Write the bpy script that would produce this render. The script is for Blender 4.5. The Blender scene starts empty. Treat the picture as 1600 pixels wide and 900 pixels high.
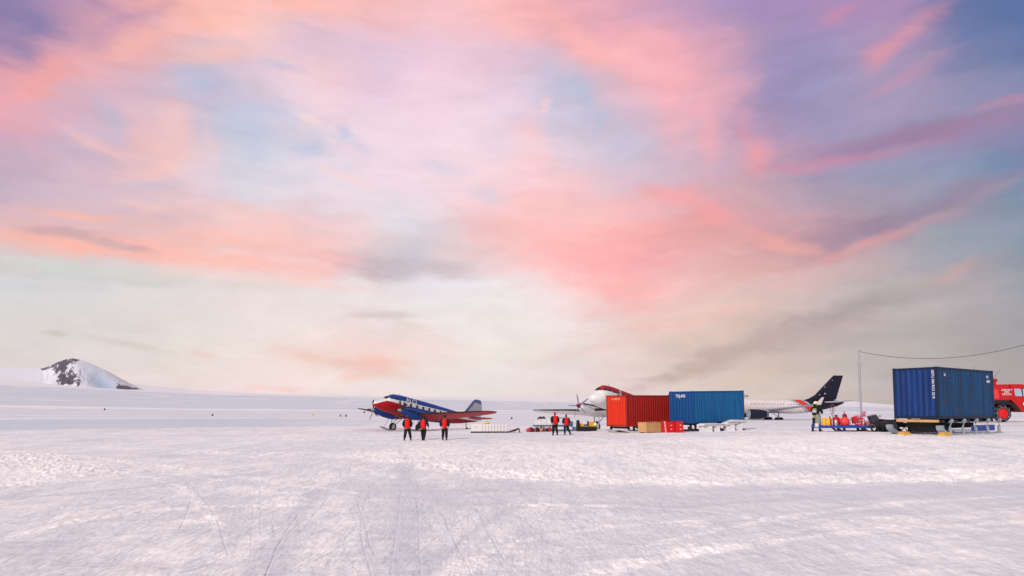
import bpy, bmesh, math, random
import numpy as np
from mathutils import Vector, Matrix, Euler

random.seed(7)
R = math.radians
C = bpy.context.scene.collection
sc = bpy.context.scene

# ------------------------------------------------------------------ camera
H = 2.2                      # eye height
F = 1050.0                   # focal length in units of 1/1600 of the picture width
PITCH = R(4.0)
YC = 636 - F * math.tan(PITCH)
cam_d = bpy.data.cameras.new('camera')
cam = bpy.data.objects.new('camera', cam_d)
C.objects.link(cam)
cam.location = (0, 0, H)
cam.rotation_euler = (R(90) + PITCH, 0, 0)
cam_d.sensor_width = 36
cam_d.lens = 36 * F / 1600
cam_d.shift_y = (YC - 450) / 1600
cam_d.clip_start = 0.1
cam_d.clip_end = 60000
sc.camera = cam
sc.view_settings.view_transform = 'Standard'
sc.view_settings.look = 'None'
sc.view_settings.exposure = 0.0
sc.view_settings.gamma = 1.0
sc.view_settings.use_curve_mapping = False

SUN_EL = 27.0
SUN_AZ = math.atan2(-0.87, -0.50)       # horizontal direction towards the sun (x, y): left, a little behind the camera
SUN_STRENGTH = 3.1
SNOW_GAIN = 1.0

def lin(c):
    return tuple(((v / 255.0) / 12.92 if v / 255.0 <= 0.04045 else ((v / 255.0 + 0.055) / 1.055) ** 2.4) for v in c)

# ------------------------------------------------------------------ sky (world)
def px_dir(px, py):
    """direction seen at a point of a 1600 wide photograph taken with this camera"""
    u = (px - 800) / F; v = (YC - py) / F
    y = math.cos(PITCH) - v * math.sin(PITCH)
    z = math.sin(PITCH) + v * math.cos(PITCH)
    return u, y, z
def px_azv(px, py):
    x, y, z = px_dir(px, py)
    return math.atan2(x, y), z / math.hypot(x, y)
def azv_px(az, v):
    x, y, z = math.sin(az), math.cos(az), v
    d = y * math.cos(PITCH) + z * math.sin(PITCH)
    u = -y * math.sin(PITCH) + z * math.cos(PITCH)
    return 800 + F * x / d, YC - F * u / d

SKY = {   # cloud and air colours (sRGB) along lines of the sky
 0: [(0,140,120,165),(100,165,135,175),(200,215,160,175),(300,245,180,170),(400,250,190,180),(500,252,190,182),(600,250,185,180),(700,245,190,195),(800,252,188,186),(900,235,170,178),(1000,205,160,190),(1100,180,150,190),(1200,160,140,185),(1300,170,138,182),(1400,165,135,178),(1500,85,110,160),(1600,75,105,155)],
 50: [(0,142,125,170),(100,205,160,180),(200,235,170,170),(300,250,190,178),(400,252,200,190),(500,222,194,210),(600,228,195,210),(700,240,200,210),(800,250,185,182),(900,236,175,185),(1000,245,175,180),(1100,222,165,185),(1200,155,140,180),(1300,160,140,180),(1400,170,140,175),(1500,95,115,160),(1600,80,110,160)],
 100: [(0,185,145,175),(50,228,165,175),(100,240,170,170),(200,225,175,185),(300,205,190,208),(400,222,196,210),(500,245,205,210),(600,225,195,215),(700,240,205,220),(800,218,192,216),(850,195,190,215),(900,238,176,182),(1000,248,180,185),(1100,240,170,180),(1200,150,140,180),(1300,150,145,185),(1400,165,145,178),(1500,115,125,165),(1600,85,115,160)],
 150: [(0,250,170,165),(100,225,170,180),(200,208,177,195),(300,188,186,210),(350,195,190,210),(400,215,197,215),(500,250,215,220),(600,235,205,220),(700,245,212,222),(800,235,205,222),(850,205,198,220),(900,185,195,215),(1000,225,180,195),(1100,242,175,185),(1200,155,140,180),(1300,150,150,185),(1400,170,150,180),(1500,130,138,172),(1600,125,132,168)],
 200: [(0,225,165,180),(100,205,175,195),(150,188,184,208),(200,212,186,200),(250,240,186,188),(350,198,200,220),(400,188,197,216),(500,235,210,222),(600,240,212,225),(700,245,215,225),(800,228,210,225),(900,204,194,214),(1000,207,188,207),(1100,238,175,185),(1200,165,142,178),(1300,150,145,180),(1400,148,142,176),(1500,140,132,168),(1600,120,122,160)],
 250: [(0,192,167,190),(100,212,182,196),(200,228,186,190),(250,250,195,185),(350,207,206,222),(400,207,211,226),(500,226,215,226),(600,240,215,225),(700,245,215,225),(800,244,208,216),(900,228,194,206),(1000,192,182,202),(1100,205,172,190),(1200,190,150,172),(1300,165,142,172),(1400,145,148,176),(1500,120,140,170),(1600,95,130,165)],
 300: [(0,192,172,195),(100,210,186,200),(200,216,190,204),(300,224,202,212),(400,216,215,226),(500,226,216,228),(600,238,218,228),(700,245,214,222),(800,247,200,205),(900,250,190,190),(1000,232,180,188),(1100,222,168,175),(1200,195,160,172),(1300,162,150,170),(1400,150,150,170),(1500,125,140,165),(1600,105,133,160)],
 350: [(0,240,188,182),(100,226,184,184),(200,220,190,196),(300,240,190,185),(400,245,200,195),(500,247,200,200),(600,226,220,228),(650,212,216,226),(700,240,200,205),(800,250,186,186),(900,252,180,176),(1000,250,166,162),(1100,228,158,158),(1200,215,158,165),(1300,170,145,160),(1400,155,148,165),(1500,152,150,165),(1600,122,140,160)],
 380: [(0,230,195,185),(100,240,190,180),(200,250,188,172),(300,250,190,176),(400,252,195,185),(500,246,196,192),(600,222,205,208),(650,208,205,212),(700,230,198,200),(800,250,186,180),(900,252,172,166),(1000,247,162,160),(1100,226,162,162),(1200,222,160,160),(1300,200,155,160),(1400,175,160,168),(1500,150,158,170),(1600,124,143,160)],
 412: [(0,204,206,204),(100,207,207,203),(200,212,206,200),(300,226,208,200),(400,246,205,196),(500,240,205,198),(600,205,190,192),(650,200,192,194),(700,215,200,198),(750,236,208,202),(800,246,190,182),(900,252,170,165),(1000,246,162,160),(1100,226,170,168),(1200,216,172,168),(1300,205,170,168),(1400,178,168,170),(1500,155,160,170),(1600,126,145,160)],
 450: [(0,208,210,205),(100,212,212,206),(200,215,213,207),(300,222,213,206),(400,230,217,210),(500,232,222,215),(600,232,223,218),(700,230,224,222),(800,234,222,216),(900,246,200,190),(950,248,182,174),(1000,245,182,174),(1100,225,188,180),(1200,215,187,180),(1300,200,185,180),(1400,185,180,180),(1500,175,167,166),(1600,142,150,158)],
 500: [(0,215,212,203),(100,213,209,200),(200,218,213,205),(300,225,216,206),(400,230,220,210),(500,234,225,214),(600,228,214,206),(700,233,226,217),(800,233,226,217),(900,233,220,210),(1000,236,200,190),(1100,226,202,190),(1200,206,182,172),(1300,188,174,168),(1400,180,172,170),(1500,165,162,163),(1600,150,152,156)],
 550: [(0,216,210,200),(100,214,207,198),(200,220,212,200),(300,228,218,204),(400,234,222,208),(480,236,212,198),(550,236,205,192),(600,236,206,194),(700,236,225,212),(800,234,224,210),(900,228,216,206),(1000,223,205,194),(1100,207,185,173),(1200,197,180,170),(1300,186,176,169),(1400,176,171,167),(1500,166,162,160),(1600,156,154,155)],
 600: [(0,222,212,205),(100,216,208,202),(200,222,211,202),(300,232,218,207),(400,235,218,209),(500,236,221,210),(600,232,222,213),(700,230,222,213),(800,228,218,210),(900,225,213,205),(1000,225,207,198),(1100,212,200,188),(1200,206,193,182),(1300,196,187,180),(1400,180,176,174),(1500,168,165,164),(1600,160,156,157)],
 640: [(0,222,212,208),(400,230,216,210),(800,226,216,210),(1200,205,195,186),(1600,165,160,160)],
}
_ys = sorted(SKY)
_rows = []
for _y in _ys:
    a = np.array(SKY[_y], float)
    g3 = [np.interp(np.arange(0, 1601, 25), a[:, 0], a[:, k]) for k in (1, 2, 3)]
    mid_ = np.exp(-((np.arange(0, 1601, 25) - 930) / 200.) ** 2) * (240 < _y < 470); g3 = [g3[0], g3[1] + 9 * mid_, g3[2] + 9 * mid_]
    if _y >= 405:      # the air low over the ice is a little cooler on the left, warmer on the right
        wl = np.interp(np.arange(0, 1601, 25), [0, 900, 1200], [1, 1, 0]); wr = 1 - wl
        g3 = [g3[0] + 4 * wl + 5 * wr, g3[1] + 1 * wl, g3[2] + 8 * wl + 2 * wr]
    if _y < 380:       # the high right corner is a soft mauve blue
        wc = np.interp(np.arange(0, 1601, 25), [1150, 1500], [0, 1]); g3 = [g3[0] + 14 * wc, g3[1] + 6 * wc, g3[2] + 4 * wc]
    _rows.append(g3)
_rows = np.array(_rows)                      # rows, 3, 65
def sky_rgb(px, py):
    px = min(max(px, 0), 1600); py = min(max(py, 0), 640)
    j = int(np.searchsorted(_ys, py, 'right')) - 1
    j = min(j, len(_ys) - 2)
    t = (py - _ys[j]) / (_ys[j + 1] - _ys[j])
    i = min(int(px // 25), 63); s = px / 25 - i
    g = lambda r: _rows[r, :, i] * (1 - s) + _rows[r, :, i + 1] * s
    return g(j) * (1 - t) + g(j + 1) * t

STROKES = [ (130,424,260,16,5,(206,207,203),.8,.5),(400,446,160,12,3,(226,216,208),.6,.8),  # single clouds: x, y, half length, half width, angle (deg, clockwise on the picture), colour, opacity, softness
 (110,372,150,17,4,(250,184,168),.8,.5),(330,408,230,22,6,(252,184,172),.75,.6),
 (95,362,100,8,4,(198,168,176),.75,.6),(185,380,50,7,9,(190,165,170),.7,.6),
 (130,338,60,8,6,(250,186,168),.7,.6),(245,325,50,8,8,(250,200,190),.5,.7),
 (590,416,50,22,4,(180,166,172),.75,.9),(680,420,85,13,4,(196,180,184),.7,.7),(640,396,30,26,-20,(196,192,202),.6,.8),
 (520,405,70,9,7,(238,178,176),.6,.7),
 (150,222,60,9,22,(248,195,190),.55,.7),(110,235,60,14,14,(190,172,196),.55,.8),
 (270,200,30,70,12,(250,196,186),.55,.8),(240,270,60,14,-18,(250,198,190),.5,.8),
 (175,188,22,40,-8,(180,182,210),.55,.9),(305,120,58,28,18,(180,188,214),.65,.9),
 (410,176,62,22,-8,(184,196,220),.6,.9),(372,222,36,40,20,(196,206,224),.4,1.0),(440,262,70,14,-10,(236,214,224),.5,1.0),(330,250,14,60,4,(238,208,214),.4,1.0),
 (545,208,16,20,20,(172,188,216),.5,1.0),(562,226,40,10,38,(190,198,222),.4,.9),(484,230,34,16,8,(184,196,220),.7,.8),(445,105,34,10,10,(190,192,214),.6,.8),
 (230,290,60,10,-6,(190,190,208),.5,.8),(480,185,22,8,20,(252,220,220),.8,.7),(545,278,55,9,20,(250,215,215),.6,.8),
 (765,307,34,15,12,(196,204,222),.5,1.0),(690,262,45,10,12,(212,208,226),.6,.8),
 (480,60,55,34,0,(214,188,210),.6,.9),(590,100,60,60,0,(218,190,214),.5,.9),(330,85,90,14,-5,(252,196,184),.6,.8),
 (40,45,55,60,35,(132,125,172),.8,.8),(60,125,60,26,-35,(250,165,160),.7,.8),(210,30,80,14,-22,(176,142,178),.5,.9),
 (250,60,110,14,-18,(250,185,172),.6,.8),
 (865,105,50,24,40,(196,192,218),.55,1.0),(908,150,22,40,-25,(176,192,218),.7,1.0),(862,150,30,14,-20,(186,194,218),.55,1.0),(940,190,14,30,20,(178,194,218),.5,1.0),
 (900,60,95,20,38,(252,180,176),.7,.8),(985,100,80,24,30,(252,180,184),.6,.9),(1050,140,30,100,-12,(250,174,180),.6,.9),
 (830,205,26,50,-18,(252,198,200),.55,.8),(850,158,9,16,20,(250,205,210),.7,.8),
 (975,225,34,55,-15,(202,192,214),.5,1.0),(830,250,30,70,-20,(252,206,210),.55,1.0),(890,285,70,26,28,(252,196,198),.5,1.0),(1105,210,18,62,-10,(245,172,180),.6,.8),
 (1182,243,24,30,0,(246,158,158),.75,1.0),(1165,200,14,30,-20,(230,152,168),.5,.9),
 (1418,54,84,17,-38,(228,150,164),.65,1.0),(1372,92,34,16,-40,(236,150,158),.5,.9),(1310,22,36,14,-25,(215,142,170),.6,.9),(1410,125,75,12,-28,(205,146,168),.55,.9),
 (1225,120,50,90,15,(148,138,182),.5,.9),
 (1420,216,190,20,-13,(158,122,158),.8,.6),(1330,246,130,9,-9,(204,136,162),.7,.9),(1540,185,110,14,-15,(160,128,160),.6,.8),(1570,160,60,9,-14,(190,140,162),.6,.8),
 (1240,262,60,7,4,(200,140,165),.6,.8),(1360,275,170,18,-6,(140,148,180),.55,.8),
 (1470,322,200,30,-24,(148,130,154),.8,.8),(1330,366,130,28,-16,(152,128,150),.85,.8),(1260,380,90,18,8,(168,134,150),.55,.9),
 (1470,338,190,10,-24,(186,158,166),.35,.9),(1350,386,110,9,-19,(222,158,158),.75,.9),(1200,372,85,14,16,(242,168,156),.65,.9),(1225,384,60,9,10,(244,172,158),.4,1.0),
 (1112,338,42,18,25,(252,158,152),.6,1.0),(1040,302,70,12,14,(252,168,168),.7,.8),(1100,318,60,20,30,(240,160,165),.5,.9),
 (1480,430,40,10,-34,(232,166,158),.65,.9),(1500,390,150,22,-18,(165,165,178),.5,.9),
 (940,410,100,40,24,(252,172,166),.4,1.0),(860,330,80,34,30,(254,194,194),.5,1.0),(1010,330,60,16,14,(240,180,184),.5,1.0),(960,450,70,28,14,(250,172,166),.7,.8),
 (1060,425,110,14,-24,(228,178,174),.55,.8),(1160,430,140,16,-22,(222,172,166),.5,.8),
 (1260,512,290,24,-20,(182,162,161),.9,.7),(1110,566,130,18,-22,(194,168,160),.8,.7),(1420,462,210,20,-13,(172,160,162),.75,.8),(1480,505,190,16,-10,(172,164,163),.5,.9),(1340,482,60,10,-20,(170,156,158),.6,.8),
 (1060,500,140,14,-10,(238,188,176),.55,.8),(940,545,110,9,-10,(234,196,186),.5,.9),
 (590,570,70,19,4,(240,186,172),.8,.7),(560,592,40,8,-8,(238,192,178),.6,.8),(480,556,55,14,14,(240,196,182),.65,.8),
 (600,494,58,7,3,(208,192,184),.7,.7),(640,512,34,10,6,(220,200,190),.6,.8),(445,607,24,5,0,(244,190,182),.6,.9),(400,606,26,5,0,(244,190,182),.5,.9),
 (95,520,22,6,4,(200,190,184),.8,.8),(200,538,85,8,14,(206,194,186),.65,.8),(310,556,24,7,16,(236,200,186),.6,.8),
 (360,430,120,16,4,(240,216,208),.5,.9),(520,445,90,9,5,(246,205,198),.5,.9),
]

world = bpy.data.worlds.new("World")
sc.world = world
world.use_nodes = True
nt = world.node_tree
nt.nodes.clear()
def N(tree, typ, **kw):
    n = tree.nodes.new(typ)
    for k, v in kw.items():
        setattr(n, k, v)
    return n
L = nt.links.new
tc = N(nt, 'ShaderNodeTexCoord')
sep = N(nt, 'ShaderNodeSeparateXYZ'); L(tc.outputs['Generated'], sep.inputs[0])
def wmath(op, a, b=None, c=None):
    n = N(nt, 'ShaderNodeMath', operation=op)
    for i, x in enumerate((a, b, c)):
        if x is None: continue
        if isinstance(x, (int, float)): n.inputs[i].default_value = x
        else: L(x, n.inputs[i])
    return n.outputs[0]
az = wmath('ARCTAN2', sep.outputs[0], sep.outputs[1])
hyp = wmath('SQRT', wmath('ADD', wmath('MULTIPLY', sep.outputs[0], sep.outputs[0]), wmath('MULTIPLY', sep.outputs[1], sep.outputs[1])))
vv = wmath('DIVIDE', sep.outputs[2], wmath('MAXIMUM', hyp, 0.05))
comb = N(nt, 'ShaderNodeCombineXYZ'); L(az, comb.inputs[0]); L(vv, comb.inputs[1])
def warp(vec, scale, rot, sq, amp, seed, detail=5.0, rough=0.55):
    outs = []
    for off, am in ((0.0, amp), (23.7, amp * .6)):
        mp = N(nt, 'ShaderNodeMapping'); L(vec, mp.inputs[0])
        mp.inputs['Location'].default_value = (seed + off, seed * .37, 0)
        mp.inputs['Rotation'].default_value = (0, 0, rot)
        mp.inputs['Scale'].default_value = (1, sq, 1)
        no = N(nt, 'ShaderNodeTexNoise'); L(mp.outputs[0], no.inputs['Vector'])
        no.inputs['Scale'].default_value = scale; no.inputs['Detail'].default_value = detail; no.inputs['Roughness'].default_value = rough
        outs.append(wmath('MULTIPLY', wmath('SUBTRACT', no.outputs[0], .5), am))
    cb_ = N(nt, 'ShaderNodeCombineXYZ'); L(outs[0], cb_.inputs[0]); L(outs[1], cb_.inputs[1])
    a = N(nt, 'ShaderNodeVectorMath', operation='ADD'); L(vec, a.inputs[0]); L(cb_.outputs[0], a.inputs[1])
    return a.outputs[0]
w1 = warp(comb.outputs[0], 5.0, R(-12), 2.2, 0.14, 3.1, 6.0, .62)
w2 = warp(w1, 16.0, R(-25), 2.0, 0.055, 7.7, 6.0, .68)
sw = N(nt, 'ShaderNodeSeparateXYZ'); L(w2, sw.inputs[0])
# lines of equal height
azmin, azmax = px_azv(-60, 600)[0], px_azv(1660, 600)[0]
vrows = [0.0, .03, .055, .085, .115, .15, .18, .207, .235, .265, .30, .345, .39, .44, .49, .54, .60, .66]
tpos = N(nt, 'ShaderNodeMapRange'); L(sw.outputs[0], tpos.inputs[0])
tpos.inputs[1].default_value = azmin; tpos.inputs[2].default_value = azmax
NST = 30
prev = None
for i, v in enumerate(vrows):
    r = N(nt, 'ShaderNodeValToRGB'); r.color_ramp.interpolation = 'B_SPLINE'
    cr = r.color_ramp
    for k in range(NST):
        t = k / (NST - 1)
        px, py = azv_px(azmin + t * (azmax - azmin), v)
        c = lin(sky_rgb(px, py))
        if k < 2: e = cr.elements[0] if k == 0 else cr.elements[1]; e.position = t
        else: e = cr.elements.new(t)
        e.color = (*c, 1)
    # keep the order of the stops as written
    L(tpos.outputs[0], r.inputs[0])
    if prev is None: prev = r.outputs[0]
    else:
        mr = N(nt, 'ShaderNodeMapRange', interpolation_type='SMOOTHSTEP'); L(sw.outputs[1], mr.inputs[0])
        mr.inputs[1].default_value = vrows[i - 1]; mr.inputs[2].default_value = v
        mx = N(nt, 'ShaderNodeMix', data_type='RGBA'); L(mr.outputs[0], mx.inputs[0]); L(prev, mx.inputs[6]); L(r.outputs[0], mx.inputs[7])
        prev = mx.outputs[2]
# single clouds
w3 = warp(comb.outputs[0], 9.0, R(20), 2.0, 0.05, 1.7, 6.0, .62)
w3_ = w3
_rm = N(nt, 'ShaderNodeMapping'); L(w1, _rm.inputs[0]); _rm.inputs['Rotation'].default_value = (0, 0, R(-22)); _rm.inputs['Scale'].default_value = (1, 2.6, 1)
_rn = N(nt, 'ShaderNodeTexNoise'); L(_rm.outputs[0], _rn.inputs['Vector']); _rn.inputs['Scale'].default_value = 13; _rn.inputs['Detail'].default_value = 6; _rn.inputs['Roughness'].default_value = .62
ragged = wmath('MULTIPLY_ADD', _rn.outputs[0], 2.0, -.93)
for _i, (px, py, hl, hw, ang, col, op, soft) in enumerate(STROKES):
    if _i % 12 == 0:        # keeps the shader compiler working through the clouds in order
        tn = N(nt, 'ShaderNodeVectorMath', operation='SCALE'); L(prev, tn.inputs[0]); tn.inputs['Scale'].default_value = 1e-7
        ta = N(nt, 'ShaderNodeVectorMath', operation='ADD'); L(w3_, ta.inputs[0]); L(tn.outputs[0], ta.inputs[1]); w3 = ta.outputs[0]
    a0, v0 = px_azv(px, py)
    th = R(ang)
    ax, av = px_azv(px + hl * math.cos(th), py + hl * math.sin(th))
    bx, bv = px_azv(px - hw * math.sin(th), py + hw * math.cos(th))
    la = math.hypot(ax - a0, av - v0); lb = math.hypot(bx - a0, bv - v0); rot = math.atan2(av - v0, ax - a0)
    mp = N(nt, 'ShaderNodeMapping', vector_type='TEXTURE'); L(w3, mp.inputs[0])
    mp.inputs['Location'].default_value = (a0, v0, 0); mp.inputs['Rotation'].default_value = (0, 0, rot); mp.inputs['Scale'].default_value = (la, lb, 1)
    ln = N(nt, 'ShaderNodeVectorMath', operation='LENGTH'); L(mp.outputs[0], ln.inputs[0])
    mr = N(nt, 'ShaderNodeMapRange', interpolation_type='SMOOTHSTEP'); L(wmath('ADD', ln.outputs['Value'], ragged), mr.inputs[0])
    mr.inputs[1].default_value = 1.12 + .5 * soft; mr.inputs[2].default_value = .85 - soft; mr.inputs[3].default_value = 0; mr.inputs[4].default_value = op * .92
    mx = N(nt, 'ShaderNodeMix', data_type='RGBA'); L(mr.outputs[0], mx.inputs[0]); L(prev, mx.inputs[6]); mx.inputs[7].default_value = (*lin(col), 1)
    prev = mx.outputs[2]
# veil added in the unseen sky overhead and behind, toned to light the snow
aa_ = wmath('ABSOLUTE', az)
f1 = N(nt, 'ShaderNodeMapRange', interpolation_type='SMOOTHSTEP'); L(aa_, f1.inputs[0]); f1.inputs[1].default_value = .74; f1.inputs[2].default_value = 1.3
f2 = N(nt, 'ShaderNodeMapRange', interpolation_type='SMOOTHSTEP'); L(vv, f2.inputs[0]); f2.inputs[1].default_value = .68; f2.inputs[2].default_value = 1.15
fm = wmath('MAXIMUM', f1.outputs[0], f2.outputs[0])
mx = N(nt, 'ShaderNodeMix', data_type='RGBA'); L(fm, mx.inputs[0]); L(prev, mx.inputs[6]); mx.inputs[7].default_value = (*lin((192, 184, 192)), 1)
prev = mx.outputs[2]
# fine wisps
mp = N(nt, 'ShaderNodeMapping'); L(w1, mp.inputs[0]); mp.inputs['Rotation'].default_value = (0, 0, R(-15)); mp.inputs['Scale'].default_value = (1, 3.2, 1)
no = N(nt, 'ShaderNodeTexNoise'); L(mp.outputs[0], no.inputs['Vector']); no.inputs['Scale'].default_value = 9; no.inputs['Detail'].default_value = 7; no.inputs['Roughness'].default_value = .6
mr = N(nt, 'ShaderNodeMapRange'); L(no.outputs[0], mr.inputs[0]); mr.inputs[1].default_value = .3; mr.inputs[2].default_value = .7; mr.inputs[3].default_value = .93; mr.inputs[4].default_value = 1.06
wm = N(nt, 'ShaderNodeVectorMath', operation='SCALE'); L(prev, wm.inputs[0]); L(mr.outputs[0], wm.inputs['Scale'])
skyt = N(nt, 'ShaderNodeTexSky', sky_type='NISHITA'); skyt.sun_disc = False
skyt.sun_elevation = R(SUN_EL); skyt.sun_rotation = math.atan2(math.cos(SUN_AZ), math.sin(SUN_AZ))
bgA = N(nt, 'ShaderNodeBackground'); L(skyt.outputs[0], bgA.inputs[0]); bgA.inputs[1].default_value = 0.06
bgB = N(nt, 'ShaderNodeBackground'); L(wm.outputs[0], bgB.inputs[0]); bgB.inputs[1].default_value = 1.085
ms = N(nt, 'ShaderNodeMixShader'); ms.inputs[0].default_value = 0.93
L(bgA.outputs[0], ms.inputs[1]); L(bgB.outputs[0], ms.inputs[2])
wo = N(nt, 'ShaderNodeOutputWorld'); L(ms.outputs[0], wo.inputs[0])
world.cycles.sampling_method = 'MANUAL'
world.cycles.sample_map_resolution = 512

sd = bpy.data.lights.new('sun', 'SUN'); sd.energy = SUN_STRENGTH; sd.angle = R(0.6); sd.color = (1.0, .94, .89)
sun = bpy.data.objects.new('sun', sd); C.objects.link(sun)
_s = Vector((math.cos(SUN_AZ) * math.cos(R(SUN_EL)), math.sin(SUN_AZ) * math.cos(R(SUN_EL)), math.sin(R(SUN_EL))))
sun.rotation_euler = _s.to_track_quat('Z', 'Y').to_euler(); sun.location = (-30, -20, 40)

# ------------------------------------------------------------------ materials
def newmat(name):
    m = bpy.data.materials.new(name); m.use_nodes = True
    t = m.node_tree; b = t.nodes['Principled BSDF']
    return m, t, b
MATS = {}
def mat(name, col, rough=.6, metal=0.0, var=.12, scale=3.0, bump=0.0, attr=False, coat=0.0):
    """painted or bare surface with mottled wear; attr = colour comes from the mesh (livery)"""
    if name in MATS: return MATS[name]
    m, t, b = newmat(name); l = t.links.new
    co = N(t, 'ShaderNodeTexCoord')
    n = N(t, 'ShaderNodeTexNoise'); l(co.outputs['Object'], n.inputs['Vector']); n.inputs['Scale'].default_value = scale; n.inputs['Detail'].default_value = 6; n.inputs['Roughness'].default_value = .65
    mr = N(t, 'ShaderNodeMapRange'); l(n.outputs[0], mr.inputs[0]); mr.inputs[1].default_value = .3; mr.inputs[2].default_value = .7
    mr.inputs[3].default_value = 1 - var; mr.inputs[4].default_value = 1 + var
    sc_ = N(t, 'ShaderNodeVectorMath', operation='SCALE'); l(mr.outputs[0], sc_.inputs['Scale'])
    if attr:
        at = N(t, 'ShaderNodeAttribute'); at.attribute_name = 'Col'; l(at.outputs['Color'], sc_.inputs[0])
    else: sc_.inputs[0].default_value = lin(col)
    l(sc_.outputs[0], b.inputs['Base Color'])
    b.inputs['Roughness'].default_value = rough; b.inputs['Metallic'].default_value = metal; b.inputs['Coat Weight'].default_value = coat; b.inputs['Specular IOR Level'].default_value = .3 if rough > .3 else .5
    if bump:
        n2 = N(t, 'ShaderNodeTexNoise'); l(co.outputs['Object'], n2.inputs['Vector']); n2.inputs['Scale'].default_value = scale * 6; n2.inputs['Detail'].default_value = 4
        bp = N(t, 'ShaderNodeBump'); bp.inputs['Strength'].default_value = bump; bp.inputs['Distance'].default_value = .02
        l(n2.outputs[0], bp.inputs['Height']); l(bp.outputs[0], b.inputs['Normal'])
    MATS[name] = m
    return m
def steel_panel(name, col, col2, rust=.25, rough=.55):
    """container paint: streaks that run down, faded patches, rust along scratches"""
    if name in MATS: return MATS[name]
    m, t, b = newmat(name); l = t.links.new
    co = N(t, 'ShaderNodeTexCoord')
    mp = N(t, 'ShaderNodeMapping'); l(co.outputs['Object'], mp.inputs[0]); mp.inputs['Scale'].default_value = (4.5, 4.5, .35)
    n = N(t, 'ShaderNodeTexNoise'); l(mp.outputs[0], n.inputs['Vector']); n.inputs['Scale'].default_value = 1.0; n.inputs['Detail'].default_value = 6; n.inputs['Roughness'].default_value = .6
    mr = N(t, 'ShaderNodeMapRange'); l(n.outputs[0], mr.inputs[0]); mr.inputs[1].default_value = .35; mr.inputs[2].default_value = .65
    mx = N(t, 'ShaderNodeMix', data_type='RGBA'); l(mr.outputs[0], mx.inputs[0]); mx.inputs[6].default_value = (*lin(col), 1); mx.inputs[7].default_value = (*lin(col2), 1)
    n2 = N(t, 'ShaderNodeTexNoise'); l(co.outputs['Object'], n2.inputs['Vector']); n2.inputs['Scale'].default_value = 2.3; n2.inputs['Detail'].default_value = 8; n2.inputs['Roughness'].default_value = .72
    mr2 = N(t, 'ShaderNodeMapRange'); l(n2.outputs[0], mr2.inputs[0]); mr2.inputs[1].default_value = .57; mr2.inputs[2].default_value = .66; mr2.inputs[4].default_value = rust
    mx2 = N(t, 'ShaderNodeMix', data_type='RGBA'); l(mr2.outputs[0], mx2.inputs[0]); l(mx.outputs[2], mx2.inputs[6]); mx2.inputs[7].default_value = (*lin((70, 45, 38)), 1)
    l(mx2.outputs[2], b.inputs['Base Color']); b.inputs['Roughness'].default_value = rough; b.inputs['Specular IOR Level'].default_value = .3
    MATS[name] = m
    return m

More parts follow.
